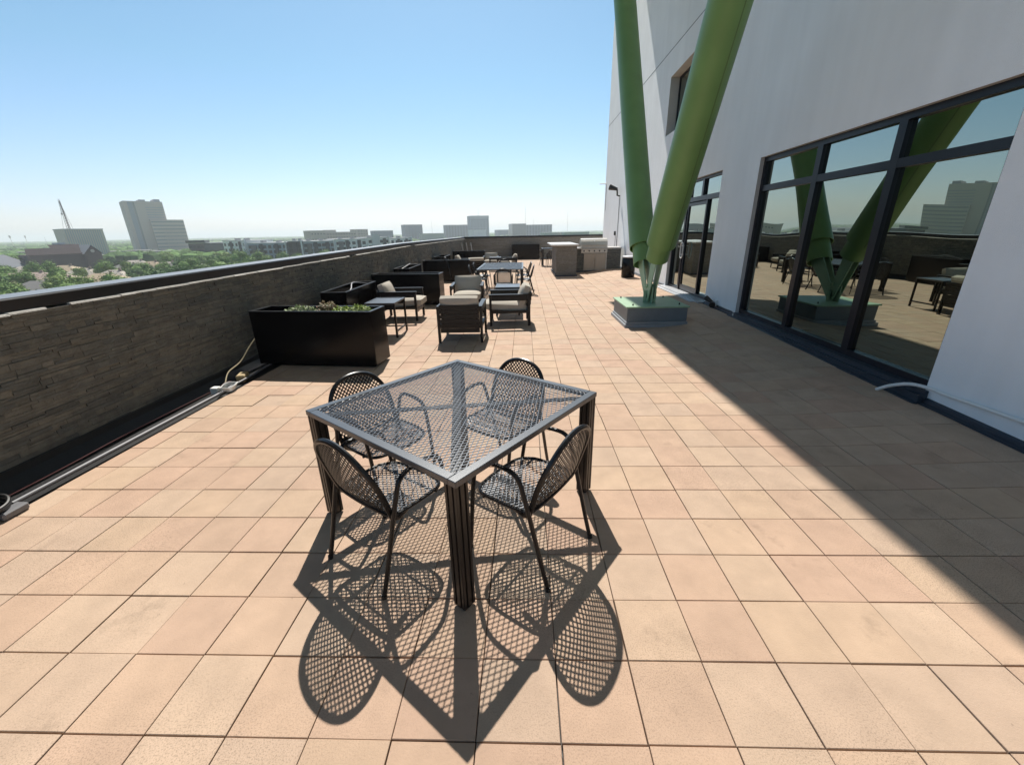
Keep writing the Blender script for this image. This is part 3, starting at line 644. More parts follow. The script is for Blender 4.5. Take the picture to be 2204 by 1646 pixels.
# ------------------------------------------------------------------ planters
def planter(label, loc, rz, L_=1.74, W=.45, h=.765):
    t = thing('planter', label, 'planter', loc, rz, 'long black planters'); x, y = L_/2, W/2; e = .035
    b = MB(); vs = [(-x,-y,.03),(x,-y,.03),(x,y,.03),(-x,y,.03),(-x,-y,h-.012),(x,-y,h-.012),(x,y,h-.012),(-x,y,h-.012)]
    b.add(vs, [(0,3,2,1),(0,1,5,4),(1,2,6,5),(2,3,7,6),(3,0,4,7)])
    xi, yi = x-e, y-e; vs = [(-xi,-yi,h-.16),(xi,-yi,h-.16),(xi,yi,h-.16),(-xi,yi,h-.16),(-xi,-yi,h-.012),(xi,-yi,h-.012),(xi,yi,h-.012),(-xi,yi,h-.012)]
    b.add(vs, [(4,5,1,0),(5,6,2,1),(6,7,3,2),(7,4,0,3)]); b.build('body', 'planter', t)
    b = MB()
    for a, c in (((-x-.006,-y-.006,h-.012),(x+.006,-y+e,h)), ((-x-.006,y-e,h-.012),(x+.006,y+.006,h)), ((-x-.006,-y+e,h-.012),(-x+e,y-e,h)), ((x-e,-y+e,h-.012),(x+.006,y-e,h))): b.bev(a, c, .003)
    b.build('rim', 'coping', t)
    MB().box((-x+.05,-y+.05,0), (x-.05,y-.05,.0295)).build('base', 'planter', t)
    n1, n2 = 24, 6; P_ = [(-xi+2*xi*i/n1, -yi+2*yi*j/n2, h-.13+random.uniform(-.012,.02)) for i in range(n1+1) for j in range(n2+1)]
    MB().add(P_, [(i*(n2+1)+j, (i+1)*(n2+1)+j, (i+1)*(n2+1)+j+1, i*(n2+1)+j+1) for i in range(n1) for j in range(n2)]).build('soil', 'soil', t)
    return t
p1 = planter('black planter nearest the camera, filled with green and yellow plants', (-2.83, 5.56, 0), R(-5.2), 1.71)
dup(p1, (-3.37, 8.05, 0), R(90+2), 'empty black planter standing lengthwise by the parapet behind the planted one')
dup(p1, (-2.94, 10.62, 0), R(-3), 'long black planter crosswise behind the front lounge chairs')
dup(p1, (-3.55, 12.95, 0), R(92), 'black planter lengthwise by the parapet with bent irrigation tube in it')
dup(p1, (-2.86, 15.75, 0), R(3), 'black planter crosswise left of the long mesh table with a hose over its rim')
dup(p1, (-3.58, 18.7, 0), R(91), 'black planter lengthwise by the parapet beside the far lounge chairs')
dup(p1, (-2.97, 23.3, 0), R(0), 'black planter crosswise near the far left corner')
dup(p1, (.10, 27.95, 0), 0, 'tall wide black planter against the brown stone end wall', scale=(1.03, 1, 1.2))
# plants in the nearest planter
M['leafy'] = mat('succulent_green', (.17, .28, .05), .55, 0, .1, 30, hue=(.36, .40, .09), island=.3)
M['leafp'] = mat('purple_green', (.20, .22, .06), .6, 0, .1, 30, hue=(.26, .14, .09), island=.3)
M['leafw'] = mat('pale_flower', (.50, .52, .34), .6, 0, .1, 30, hue=(.16, .26, .07), island=.3)
def clump(name, label, loc, rx, ry, h, n, size, mt):
    rnd = random.Random(hash(label) % 1000 if False else len(label)); b = MB()
    for k in range(n):
        a = rnd.random()*2*PI; r = rnd.random()**.5; x, y = rx*r*math.cos(a), ry*r*math.sin(a); z = h*(1-r*r)**.6*rnd.uniform(.25, 1)
        s = size*rnd.uniform(.5, 1.2); az = rnd.random()*2*PI; el = rnd.uniform(-.2, 1.2); d = Vector((math.cos(az)*math.cos(el), math.sin(az)*math.cos(el), math.sin(el))); u = d.cross(Vector((0,0,1))).normalized()*s*.33
        p = Vector((x, y, z)); b.add([p, p+d*s*.5+u, p+d*s, p+d*s*.5-u], [(0,1,2,3)])
        if k % 3 == 0: b.add([Vector((x*.8,y*.8,-.03)), Vector((x*.8+.003,y*.8,-.03)), p], [(0,1,2)])
    o = b.build(name, mt); o.location = loc; return tag(o, label, 'plant', 'plants in the nearest planter')
clump('flowering_plant', 'pale flowering plant at the left end of the nearest planter', (-3.12, 5.66, .685), .24, .15, 0.098, 420, .045, 'leafw')
clump('bushy_plant', 'reddish green bushy plant in the middle of the nearest planter', (-2.72, 5.62, .685), .15, .14, 0.158, 420, .045, 'leafp')
clump('bushy_plant', 'bright yellow green plant right of the centre of the nearest planter', (-2.52, 5.58, .685), .17, .14, 0.090, 380, .045, 'leafy')
clump('bushy_plant', 'rounded green plant at the right end of the nearest planter', (-2.25, 5.53, .685), .19, .14, 0.120, 460, .045, 'leafy')
b = MB(); b.tube(spline([(-3.33,7.3,.65),(-3.28,7.8,.72),(-3.42,8.3,.80),(-3.33,8.75,.74),(-3.2,8.8,.70)], 6), .013, 7)
tag(b.build('irrigation_tube', 'pvc', None, True), 'pale bent tube lying in the empty planter by the parapet', 'tube', 'irrigation tubes')
b = MB(); b.tube(spline([(-3.6,12.3,.72),(-3.45,12.8,.84),(-3.6,13.2,.8),(-3.4,13.6,.78)], 6), .012, 7)
tag(b.build('irrigation_tube', 'pvc', None, True), 'pale bent tube in the planter lengthwise behind the crosswise one', 'tube', 'irrigation tubes')
b = MB(); b.tube(spline([(-3.0,15.95,.72),(-2.95,15.75,.86),(-2.85,15.5,.84),(-2.75,15.42,.55),(-2.68,15.4,.1)], 6), .012, 7)
tag(b.build('garden_hose', 'cable', None, True), 'dark hose hanging over the rim of a black planter', 'hose')
for k in range(3):
    o = MB().bar((0,0,0), (-.22,.55,1.12), .07, .025).build('leaning_slat', 'wood'); o.location = (-3.52+.27*k, 25.4, .0)
    tag(o, ['leftmost', 'middle', 'rightmost'][k] + ' of three weathered slats leaning in the far left corner', 'slat', 'slats leaning in the far corner')
# ------------------------------------------------------------------ bar island, grill, bin
bi = thing('bar_island', 'stone clad bar island with a pale counter top', 'bar', (1.66, 16.85, 0))
b = MB(); b.box((-.38,.02,0), (.37,2.9,1.14))
b.build('core', 'mortar', bi)
b = MB(); stone_wall(b, .80, .05, 1.14, lambda s, z, d: (-.40+s, .02-.004-d, z), .03, .05, .08, .3); stone_wall(b, 2.9, .05, 1.14, lambda s, z, d: (-.381-d, 2.9-s, z), .03, .05, .08, .3); stone_wall(b, 2.9, .05, 1.14, lambda s, z, d: (.371+d, .0+s, z), .03, .05, .08, .3)
b.build('stone_cladding', 'stone2', bi)
MB().box((-.44,-.05,0), (.43,2.95,.05)).build('base_skirt', 'flash', bi)
MB().bev((-.60,-.12,1.141), (.46,3.2,1.20), .008).build('counter_top', 'counter', bi)
gr = thing('grill_station', 'stone clad outdoor kitchen counter holding the stainless grill', 'outdoor kitchen', (3.10, 18.3, 0))
MB().box((-.98,.02,0), (.98,.8,.95)).build('core', 'mortar', gr)
b = MB(); stone_wall(b, .40, .08, .95, lambda s, z, d: (-.98+s, .016-d, z), .03, .05, .08, .3); b.build('stone_cladding', 'stone', gr); b = MB(); stone_wall(b, .58, .08, .95, lambda s, z, d: (.40+s, .016-d, z), .03, .05, .08, .3); b.build('stone_cladding', 'stone', gr); b = MB(); stone_wall(b, .78, .08, .95, lambda s, z, d: (-.984-d, .8-s, z), .03, .05, .08, .3); b.build('stone_cladding', 'stone', gr)
MB().box((-1.0,-.03,-.02), (1.0,.80,.079)).build('base_skirt', 'flash', gr)
MB().bev((-1.02,-.04,.951), (-.72,.84,1.01), .006).build('counter_top', 'counter', gr); MB().bev((.42,-.04,.951), (1.0,.84,1.01), .006).build('counter_top', 'counter', gr)
for x0, x1 in ((-.57,-.115), (-.105,.345)):
    o = MB().bev((x0,-.02,.09), (x1,.015,.77), .005).build('door', 'door', gr); xc = x1-.05 if x0 < -.5 else x0+.05
    MB().tube([(xc,-.045,.35),(xc,-.045,.55)], .01, 8).tube([(xc,-.045,.36),(xc,-.018,.36)], .007, 6).tube([(xc,-.045,.54),(xc,-.018,.54)], .007, 6).build('handle', 'steel', o)
gg = thing('gas_grill', 'stainless steel gas grill with closed hood set in the stone counter', 'grill', (3.10, 18.3, .79))
MB().bev((-.70,-.05,0), (.40,.72,.17), .008).build('control_panel', 'steel', gg)
for k in range(5): MB().tube([(-.58+.215*k,-.052,.085),(-.58+.215*k,-.085,.085)], [.032,.027], 14).build('knob', 'cable', gg)
MB().bev((-.72,-.12,.171), (.42,-.0,.20), .006).build('front_shelf', 'steel', gg)
b = MB(); pr = [(0,.20),(0,.34),(.05,.46),(.16,.55),(.34,.58),(.55,.54),(.62,.40),(.62,.20)]; vs = [(-.70,y,z) for y,z in pr] + [(.40,y,z) for y,z in pr]; n = len(pr)
b.add(vs, [(i, n+i, n+(i+1) % n, (i+1) % n) for i in range(n)] + [tuple(range(n)), tuple(range(2*n-1, n-1, -1))]); hd = b.build('hood', 'steel', gg)
MB().tube([(-.6,-.05,.30),(.3,-.05,.30)], .014, 8).tube([(-.55,-.05,.30),(-.55,.0,.30)], .01, 6).tube([(.25,-.05,.30),(.25,.0,.30)], .01, 6).build('handle', 'steel', hd)
MB().tube([(-.15,.06,.47),(-.15,.045,.485)], .035, 14).build('thermometer', 'white', hd)
tb = thing('trash_bin', 'round black trash bin with a pale domed top by the wall', 'bin', (3.62, 14.95, zd(3.62,14.95)))
MB().tube([(0,0,.0),(0,0,.02),(0,0,.64),(0,0,.66)], [.21,.225,.225,.215], 28).build('body', 'planter', tb, True)
MB().tube([(0,0,.661),(0,0,.675),(0,0,.70),(0,0,.715)], [.235,.24,.235,.17], 28).build('lid', 'galv', tb, True)
sp_ = thing('floor_spigot', 'small white pipe fitting at the foot of the wall behind the bin', 'fitting', (4.06, 16.9, .13))
MB().tube([(0,0,-.02),(0,0,.10)], .03, 8).tube([(0,0,.07),(-.12,0,.07)], .025, 8).build('pipe', 'white', sp_, True)
# ------------------------------------------------------------------ things in the left gutter
b = MB().tube([(-3.505, 2.26, .022), (-3.50, 3.3, .022), (-3.495, 4.36, .022)], .0165, 10)
tag(b.build('floor_conduit', 'pvc', None, True), 'straight grey metal conduit along the edge of the pavers by the parapet', 'pipe', 'conduits in the parapet gutter')
b = MB().tube(spline([(-3.50, 4.44, .03), (-3.53, 4.9, .02), (-3.57, 5.5, .02), (-3.55, 7, .02)], 5), .013, 8)
tag(b.build('floor_conduit', 'pvc', None, True), 'thin dark end of conduit running on behind the nearest planter', 'pipe', 'conduits in the parapet gutter')
b = MB()
for k in range(4): b.tube(spline([(-3.50+.07*math.cos(a)+.006*k, 4.44+.07*math.sin(a)*(1+.25*k), .02+.016*k+.01*math.sin(3*a)) for a in [2*PI*i/9 for i in range(9)]], 4, True), .007, 6, closed=True)
tag(b.build('cable_coil', 'white', None, True), 'small coil of white cable at the joint of the grey conduit', 'cable')
tag(MB().bev((-3.66,4.36,-.02), (-3.58,4.44,.06), .006).build('junction_box', 'white'), 'small white junction box beside the coil of white cable', 'box')
tag(MB().tube(spline([(-3.62,4.5,.03),(-3.58,4.52,.06),(-3.57,4.60,.05)], 4), .016, 8).build('cable_connector', 'red', None, True), 'dark red plug next to the white cable coil', 'plug')
o = MB().bev((-.05,-.09,0), (.05,.09,.09), .01).build('splice_box', 'tan'); o.location = (-3.60, 4.86, -.02); o.rotation_euler.z = .3
tag(o, 'tan block shaped splice box in the gutter before the planter', 'box')
b = MB().tube(spline([(-3.60,4.55,.06),(-3.68,4.75,.13),(-3.72,5.05,.17),(-3.73,5.3,.30),(-3.71,5.5,.42)], 6), .007, 6)
tag(b.build('cable', 'yel', None, True), 'thin tan cable rising from the gutter towards the nearest planter', 'cable')
b = MB().tube(spline([(-3.72,-1,0),(-3.70,1.5,.0),(-3.66,2.6,.01),(-3.71,3.4,.0),(-3.68,4.5,.0)], 6), .005, 6)
tag(b.build('cable', 'red', None, True), 'thin dark red cable lying in the black gutter at the parapet foot', 'cable')
cr_ = thing('cable_reel', 'black coiled cable and grey connector at the lower left edge', 'cable reel', (-3.50, 2.08, 0))
b = MB()
for k in range(5): b.tube(spline([((.10+.006*k)*math.cos(a), (.13+.006*k)*math.sin(a), .02+.02*k+.012*math.sin(2*a+k)) for a in [2*PI*i/10 for i in range(10)]], 4, True), .012, 8, closed=True)
b.build('coil', 'cable', cr_, True); MB().bev((.06,.02,.0), (.14,.17,.055), .012).build('connector', 'pvc', cr_)
# ------------------------------------------------------------------ city: ground
GZ = -16.0
def gmat():
    Mt = bpy.data.materials.new('suburb_ground'); Mt.use_nodes = True; n = Mt.node_tree.nodes; L = Mt.node_tree.links; b_ = n['Principled BSDF']; b_.inputs['Roughness'].default_value = .95; b_.inputs['Specular IOR Level'].default_value = .1
    tc = n.new('ShaderNodeTexCoord'); t = n.new('ShaderNodeTexNoise'); t.inputs['Scale'].default_value = .02; t.inputs['Detail'].default_value = 7; t.inputs['Roughness'].default_value = .65; L.new(tc.outputs['Object'], t.inputs['Vector'])
    cr = n.new('ShaderNodeValToRGB'); e = cr.color_ramp.elements; e[0].position = .38; e[0].color = (.04, .065, .02, 1); e[1].position = .66; e[1].color = (.30, .25, .19, 1); k = e.new(.50); k.color = (.085, .10, .04, 1); k = e.new(.57); k.color = (.20, .17, .11, 1)
    L.new(t.outputs[0], cr.inputs[0]); L.new(cr.outputs[0], b_.inputs['Base Color']); return Mt
b = MB(); n = 96; rings = [0, 60, 160, 400, 900, 2000, 4500, 9000, 14000]; vs = [(0,0,0)]
for r in rings[1:]: vs += [(r*math.cos(2*PI*k/n), r*math.sin(2*PI*k/n), 0) for k in range(n)]
f = [(0, 1+k, 1+(k+1) % n) for k in range(n)]
for i in range(len(rings)-2): f += [(1+i*n+k, 1+(i+1)*n+k, 1+(i+1)*n+(k+1) % n, 1+i*n+(k+1) % n) for k in range(n)]
o = b.add(vs, f).build('ground', gmat()); o.location = (0, 0, GZ); tag(o, 'flat suburban ground reaching the horizon', 'ground', kind='structure')
# main building block under the terrace
b = MB().box((-4.10, -8.9, GZ), (4.0, 28.55, -.9)).box((4.0, 24.3, GZ), (7.4, 28.55, -.9)); tag(b.build('terrace_block', 'wall'), 'body of the building below the roof terrace', 'building', kind='structure')
# ------------------------------------------------------------------ trees
def tree_mats():
    out = []
    for nm, c, h in (('foliage_mid', (.10,.185,.04), (.16,.26,.06)), ('foliage_dark', (.05,.12,.035), (.09,.18,.045)), ('foliage_light', (.16,.24,.06), (.22,.29,.08))):
        out.append(mat(nm, c, .7, 0, 0, island=.35, hue=h, spec=.2))
    return out
TM = tree_mats(); M['bark'] = mat('bark', (.10,.075,.055), .9, 0, .2, 8)
def tree_proto(seed, m_, rad, ht, lobes=9, leaves=1500, ls=.38):
    rnd = random.Random(seed); b = MB()
    cen = []
    for k in range(lobes):
        a = 2*PI*k/lobes*1.9 + rnd.uniform(-.4,.4); r = rad*.62*rnd.random()**.6; cen.append((Vector((r*math.cos(a), r*math.sin(a), ht*rnd.uniform(.45,.84))), rad*rnd.uniform(.30,.52)))
    cen.append((Vector((0,0,ht*.82)), rad*.42))
    for k in range(leaves):
        c, r = rnd.choice(cen); u = Vector((rnd.gauss(0,1), rnd.gauss(0,1), rnd.gauss(0,.8))).normalized(); p = c + u*r*rnd.uniform(.6,1.12); p.z = max(p.z, ht*.22)
        nrm = (u + Vector((rnd.gauss(0,.5), rnd.gauss(0,.5), rnd.gauss(0,.5)+.3))).normalized(); x = nrm.cross(Vector((0,0,1)))
        x = x.normalized() if x.length > .1 else Vector((1,0,0)); y = nrm.cross(x); s = ls*rnd.uniform(.6,1.3)
        b.add([p-x*s*.6, p-y*s*.35, p+x*s*.6, p+y*s*.4], [(0,1,2,3)])
    for c, r in cen:                           # inner mass of each limb's foliage
        vs = []; f = []; n1, n2 = 7, 5
        for i in range(n2+1):
            for j in range(n1):
                th, ph = PI*i/n2, 2*PI*j/n1; q = r*.66*rnd.uniform(.8,1.15); vs.append(c + Vector((math.sin(th)*math.cos(ph), math.sin(th)*math.sin(ph), .8*math.cos(th)))*q)
        for i in range(n2):
            for j in range(n1): f.append((i*n1+j, (i+1)*n1+j, (i+1)*n1+(j+1) % n1, i*n1+(j+1) % n1))
        b.add(vs, f)
    cr = b.build('crown', m_); b = MB(); b.tube([(0,0,-.3),(0.05,0,ht*.25),(0,.1,ht*.5)], [.32,.24,.15], 7)
    for c, r in cen[:5]: b.tube([(0,.05,ht*.3), tuple((c*.6)+Vector((0,0,ht*.12))), tuple(c)], [.14,.10,.04], 5)
    tr = b.build('trunk', 'bark'); return cr, tr
protos = []
for k, (mi, rad, ht) in enumerate(((0,5.2,9.0),(0,4.4,8.0),(1,4.6,8.5),(1,3.6,7.0),(2,4.8,8.2),(2,3.8,7.2),(0,6.4,10.5))): protos.append((mi, tree_proto(40+k, TM[mi], rad, ht)))
LAB = [('mid green broadleaf tree in the neighbourhood below the parapet', 'mid green trees'), ('dark green dense tree in the neighbourhood below the parapet', 'dark green trees'), ('light yellow green tree in the neighbourhood below the parapet', 'light green trees')]
first = set()
def put_tree(x, y, k, s, rz):
    mi, (cr, tr) = protos[k]; kind = ['broadleaf_tree', 'dark_tree', 'light_tree'][mi]
    t = thing(kind, LAB[mi][0], 'tree', (x, y, GZ), rz, LAB[mi][1]); t.scale = (s, s, s*random.uniform(.85,1.12))
    for q in (cr, tr):
        if k in first: c = q.copy(); COL.objects.link(c); c.parent = t
        else: q.parent = t
    first.add(k)
blocks = []                                   # keep-out discs (x, y, r)
def polar(px, D): p = at(px, 500, D); return p.x, p.y
# ------------------------------------------------------------------ houses
M['roofs'] = [mat('shingle_pink', (.33,.25,.21), .9, 0, .12, 1.5, .2, 6), mat('shingle_tan', (.40,.31,.21), .9, 0, .12, 1.5, .2, 6), mat('shingle_grey', (.20,.19,.185), .9, 0, .12, 1.5, .2, 6), mat('shingle_pale', (.42,.37,.32), .9, 0, .12, 1.5, .2, 6)]
M['brickw'] = mat('house_brick', (.30,.22,.18), .9, 0, .12, 3); M['hwhite'] = mat('house_siding', (.5,.48,.44), .8, 0, .06, 2); M['win'] = mat('dark_window', (.012,.018,.025), .2, 0, .1, 2, spec=.4)
def house(px, D, w_, d_, rz, rf, label, hgt=3.0, rise=2.6):
    x, y = polar(px, D); t = thing('house', label, 'house', (x, y, GZ), rz, None); blocks.append((x, y, max(w_, d_)*.62))
    MB().box((-w_/2,-d_/2,0), (w_/2,d_/2,hgt)).build('wall', random.choice(['brickw','hwhite']), t)
    o = .6; X, Y = w_/2+o, d_/2+o; rl = max(.5, X-Y); b = MB()
    b.add([(-X,-Y,hgt-.1),(X,-Y,hgt-.1),(X,Y,hgt-.1),(-X,Y,hgt-.1),(-rl,0,hgt+rise),(rl,0,hgt+rise)], [(0,1,5,4),(1,2,5),(2,3,4,5),(3,0,4),(3,2,1,0)])
    ro = b.build('roof', M['roofs'][rf], t)
    MB().box((w_*.18,-.4,hgt+rise*.4), (w_*.18+.8,.4,hgt+rise+.7)).build('chimney', 'brickw', ro)
    for sx in (-.3, .0, .3): MB().box((sx*w_-.6,-d_/2-.06,1.0), (sx*w_+.6,-d_/2-.01,2.2)).build('window', 'win', t)
HS = [(20,262,22,13,.7,0,'pinkish roofed house at the far left, partly hidden by trees'), (70,238,20,12,.55,0,'long pinkish roofed house among trees at the left just above the parapet'), (38,205,13,9,.2,2,'grey roofed house close above the parapet at the far left'), (88,212,13,10,.9,3,'small pale pink roofed house just above the parapet edge'),
      (185,226,15,11,.45,1,'orange tan hip roofed house just above the parapet, left of centre'), (215,246,12,9,.3,3,'pale roofed house right of the orange tan roofed one'), (375,292,20,11,.35,2,'brownish grey roofed house just above the coping below the tower'), (30,330,16,10,.5,3,'pale roofed house behind the pinkish ones at the far left'),
      (110,318,15,10,.2,1,'tan roofed house in front of the dark roofed school'), (390,352,16,11,.4,0,'pinkish roofed house in front of the low dark building'), (270,345,15,10,.6,3,'pale roofed house in the trees below the grey box building'), (305,318,13,9,.1,1,'small tan roofed house in the trees below the tall tower'),
      (250,300,14,9,.5,2,'small grey roofed house among trees left of the tower'), (150,275,14,10,.2,3,'pale roofed house in the middle of the neighbourhood trees'), (340,300,12,8,.7,3,'small pale roofed house below the stepped tower')]
for h_ in HS: house(*h_[:4], h_[4], h_[5], h_[6])
# ------------------------------------------------------------------ larger buildings
def face(px0, px1, D0, D1=None):             # a facade from px0 to px1 seen at distances D0..D1 -> origin, length, rotation (x runs along it, y away)
    D1 = D1 or D0; a = at(px0, 500, D0); c = at(px1, 500, D1); v = Vector((c.x-a.x, c.y-a.y, 0)); return Vector((a.x, a.y, GZ)), v.length, math.atan2(v.y, v.x)
def zof(px, py, D): return at(px, py, D).z - GZ
WP = {}
def unit(name, m_):
    if (name, m_) not in WP:
        me = MB().box((0,-.08,0), (1,.02,1)); WP[name, m_] = me
        o = me.build(name, m_); WP[name, m_] = o; o['_used'] = 0
    return WP[name, m_]
def windows(t, L_, z0, z1, rows, cols, ww, wh, m_='win', x0=0, name='window', y=0):
    for r in range(rows):
        for c in range(cols):
            u = unit(name, m_)
            if u['_used']: o = u.copy(); COL.objects.link(o)
            else: o = u; u['_used'] = 1
            o.parent = t; cw = L_/cols; rh = (z1-z0)/rows; o.location = (x0+cw*(c+.5)-ww/2, y, z0+rh*(r+.5)-wh/2); o.scale = (ww, 1, wh)
def block(name, label, px0, px1, D0, D1, pytop, m_, depth=25, cat='building', rows=0, cols=0, ww=1.4, wh=1.5, zb=0, group=None, roof='roofgrey', h=None):
    org, L_, rz = face(px0, px1, D0, D1); h = h or zof((px0+px1)/2, pytop, (D0+(D1 or D0))/2)
    t = thing(name, label, cat, org, rz, group); MB().box((0,0,0), (L_,depth,h)).build('wall', m_, t)
    MB().box((-.3,-.3,h+.001), (L_+.3,depth+.3,h+.5)).build('roof', roof, t)
    if rows: windows(t, L_, zb, h-.6, rows, cols, ww, wh)
    blocks.append((org.x+L_/2*math.cos(rz)-depth/2*math.sin(rz), org.y+L_/2*math.sin(rz)+depth/2*math.cos(rz), max(L_, depth)*.5)); return t, L_, h
M['roofgrey'] = mat('roof_grey', (.30,.30,.31), .7, 0, .1, .3); M['roofwhite'] = mat('roof_white', (.6,.6,.6), .7, 0, .05, .3)
M['conc'] = mat('tower_concrete', (.62,.535,.47), .85, 0, .04, .1); M['conc2'] = mat('tower_concrete_bluish', (.42,.43,.45), .85, 0, .04, .1)
M['glassb'] = mat('office_glass', (.03,.045,.06), .25, 0, .1, .2, spec=.9); M['apt'] = mat('apartment_white', (.80,.80,.77), .8, 0, .04, .2); M['aptg'] = mat('apartment_grey', (.33,.38,.41), .8, 0, .05, .2); M['aptd'] = mat('apartment_dark', (.03,.035,.04), .6, 0, .05, .2)
M['dbrick'] = mat('dark_brick', (.11,.085,.085), .85, 0, .1, .5); M['sand'] = mat('sand_concrete', (.42,.36,.30), .85, 0, .05, .2); M['mull'] = mat('mullion_band', (.36,.35,.34), .8)
# stepped tower
D = 550; org, L_, rz = face(284, 400, D, 556); ht = zof(300, 433, D); hl = zof(358, 473, D)
tw = thing('office_tower', 'tall grey stepped office tower rising above the trees at the left', 'tower', org, rz); Lu = L_*.70
wl = MB().box((0,0,0), (Lu,26,ht)).build('tower_wall', 'conc', tw)
MB().box((3.0,-.35,0), (6.6,-.01,ht-.8)).build('dark_bay', 'conc2', tw); MB().box((6.8,-.25,0), (8.0,-.01,ht-.8)).build('dark_bay', 'mull', tw)
MB().box((Lu*.42,2,ht+.01), (Lu*.58,20,ht+1.6)).box((Lu*.80,2,ht+.01), (Lu*.96,20,ht+2.2)).build('penthouse', 'conc2', tw)
lw = MB().box((L_*.375,-3.5,0), (L_,-.36,hl)).box((Lu+.01,-.35,0), (L_,20,hl)).build('wing_wall', 'conc', tw)
b = MB()
for k in range(11): b.box((L_*.375+.4,-3.58,hl-2.6-3.3*k), (L_-.4,-3.51,hl-1.5-3.3*k))
b.build('window_band', 'mull', tw)
b = MB()
for k in range(15): b.box((L_*.58+k*1.15,-3.66,hl-30), (L_*.58+k*1.15+.35,-3.59,hl-9.5))
b.build('pier', 'conc', tw)
b = MB()
for k in range(8): b.box((Lu*.52,-.09,ht-5.6-2.2*k), (Lu-.5,-.02,ht-5.0-2.2*k))
b.build('window_band', 'conc2', tw); blocks.append((org.x, org.y, 40))
# box building with mast
t, L_, h = block('box_building', 'windowless grey box building carrying the lattice mast', 136, 223, 450, 455, 494, 'conc', 24, roof='conc2')
b = MB()
for k in range(16): b.box((1+k*(L_-2)/16,-.15,6), (1.5+k*(L_-2)/16,-.01,h-.3))
b.build('pier', 'conc2', t)
M['mastgrey'] = mat('mast_grey', (.10,.09,.09), .7); mp = at(149, 493, 456); mh = at(122, 428, 456).z - mp.z + 0
mt_ = thing('lattice_mast', 'red and grey lattice radio mast on the box building', 'mast', (mp.x, mp.y, GZ+h+.55))
b = MB(); b.tube([(0,0,0),(0,0,mh*.97)], .16, 6)
b.build('mast_tube', mat('mast_red', (.13,.05,.05), .7), mt_)
b = MB()
for a in (0, 2.1, 4.2):
    for q in (3.0,): b.tube([(0,0,mh*.9),(q*math.cos(a),q*math.sin(a),.0)], .09, 4)
    b.tube([(1.2*math.cos(a),1.2*math.sin(a),0),(.5*math.cos(a),.5*math.sin(a),mh*.95)], .10, 4)
for k in range(12):
    z = mh*.93*k/12; r0 = 1.2-.7*k/12
    for a in (0, 2.1, 4.2): b.tube([(r0*math.cos(a),r0*math.sin(a),z),(r0*math.cos(a+2.1),r0*math.sin(a+2.1),z+mh/13)], .09, 4)
b.build('lattice', 'mastgrey', mt_)
b = MB()
for z, r in ((.55,1.6),(.68,1.3),(.86,1.1),(.98,1.3)): b.bar((-r,0,mh*z), (r,0,mh*z), .12, .12)
b.tube([(-1.5,-.3,mh*.5),(-1.5,.2,mh*.5)], .5, 10); b.build('antennas', 'mastgrey', mt_)
# school
D = 345; org, L_, rz = face(38, 190, D, 352); sch = thing('school_building', 'long low brick school with a dark roof and a gabled wing', 'building', org, rz); blocks.append((org.x+20, org.y+22, 34))
h = zof(60, 550, D)
MB().box((0,0,0), (L_*.9,16,h)).build('wall', 'dbrick', sch)
b = MB(); b.add([(-.5,-.6,h),(L_*.8,-.6,h),(L_*.78,7,h+3.3),(1.5,7,h+3.3)], [(0,1,2,3)]).add([(L_*.45,4,h+1),(L_,4,h+1),(L_*.94,16,h+5),(L_*.46,16,h+5)], [(0,1,2,3)]); b.build('roof', mat('brown_roof', (.06,.048,.05), .95, 0, .1, .5, spec=.05), sch)
b = MB(); g0, g1 = L_*.80, L_*1.06; gm_ = (g0+g1)/2; b.add([(g0,-3,0),(g1,-3,0),(g1,-3,h-.2),(gm_,-3,h+4.2),(g0,-3,h-.2),(g0,14,0),(g1,14,0),(g1,14,h-.2),(gm_,14,h+4.2),(g0,14,h-.2)], [(0,1,2,3,4),(1,6,7,2),(5,0,4,9),(9,8,7,6,5)]); b.build('gable_wing', 'dbrick', sch)
b = MB(); b.add([(g0-.6,-3.5,h-.4),(gm_,-3.5,h+4.5),(gm_,14,h+4.5),(g0-.6,14,h-.4)], [(0,1,2,3)]).add([(g1+.6,-3.5,h-.4),(gm_,-3.5,h+4.5),(gm_,14,h+4.5),(g1+.6,14,h-.4)], [(3,2,1,0)]); b.build('gable_roof', 'roofgrey', sch)
MB().tube([(gm_,-3.02,h+1.2),(gm_,-3.2,h+1.2)], .9, 14).build('round_window', 'hwhite', sch)
MB().box((L_*.55,16,h+4), (L_*.75,17,h+6)).build('roof_vent', 'roofwhite', sch)
org, L_, rz = face(-40, 42, 330, 350); mr_ = thing('metal_roof_hall', 'hall with a wide grey metal roof at the far left edge', 'building', org, rz); blocks.append((org.x+10, org.y+12, 24))
MB().box((0,0,0), (L_,20,5)).build('wall', 'dbrick', mr_); MB().add([(-1,-1,5),(L_+1,-1,5),(L_+1,11,11),(-1,11,11),(-1,22,5),(L_+1,22,5)], [(0,1,2,3),(3,2,5,4)]).build('roof', mat('metal_roof', (.15,.16,.18), .8, 0, .08, .5, spec=.1), mr_)
# dark brick and glass building
t, L_, h = block('glass_office', 'low dark brick and glass building right of the tower', 398, 474, 400, 395, 524, 'dbrick', 20, rows=3, cols=9, ww=2.2, wh=1.6, zb=2, roof='roofwhite')
b = MB().box((L_*.45,-1.2,h-5), (L_+1,-.01,h-.5)); b.build('glass_storey', 'glassb', t); MB().box((-1,-1.5,h+.5), (L_*.5,12,h+2.2)).build('rooftop_plant', 'aptd', t)
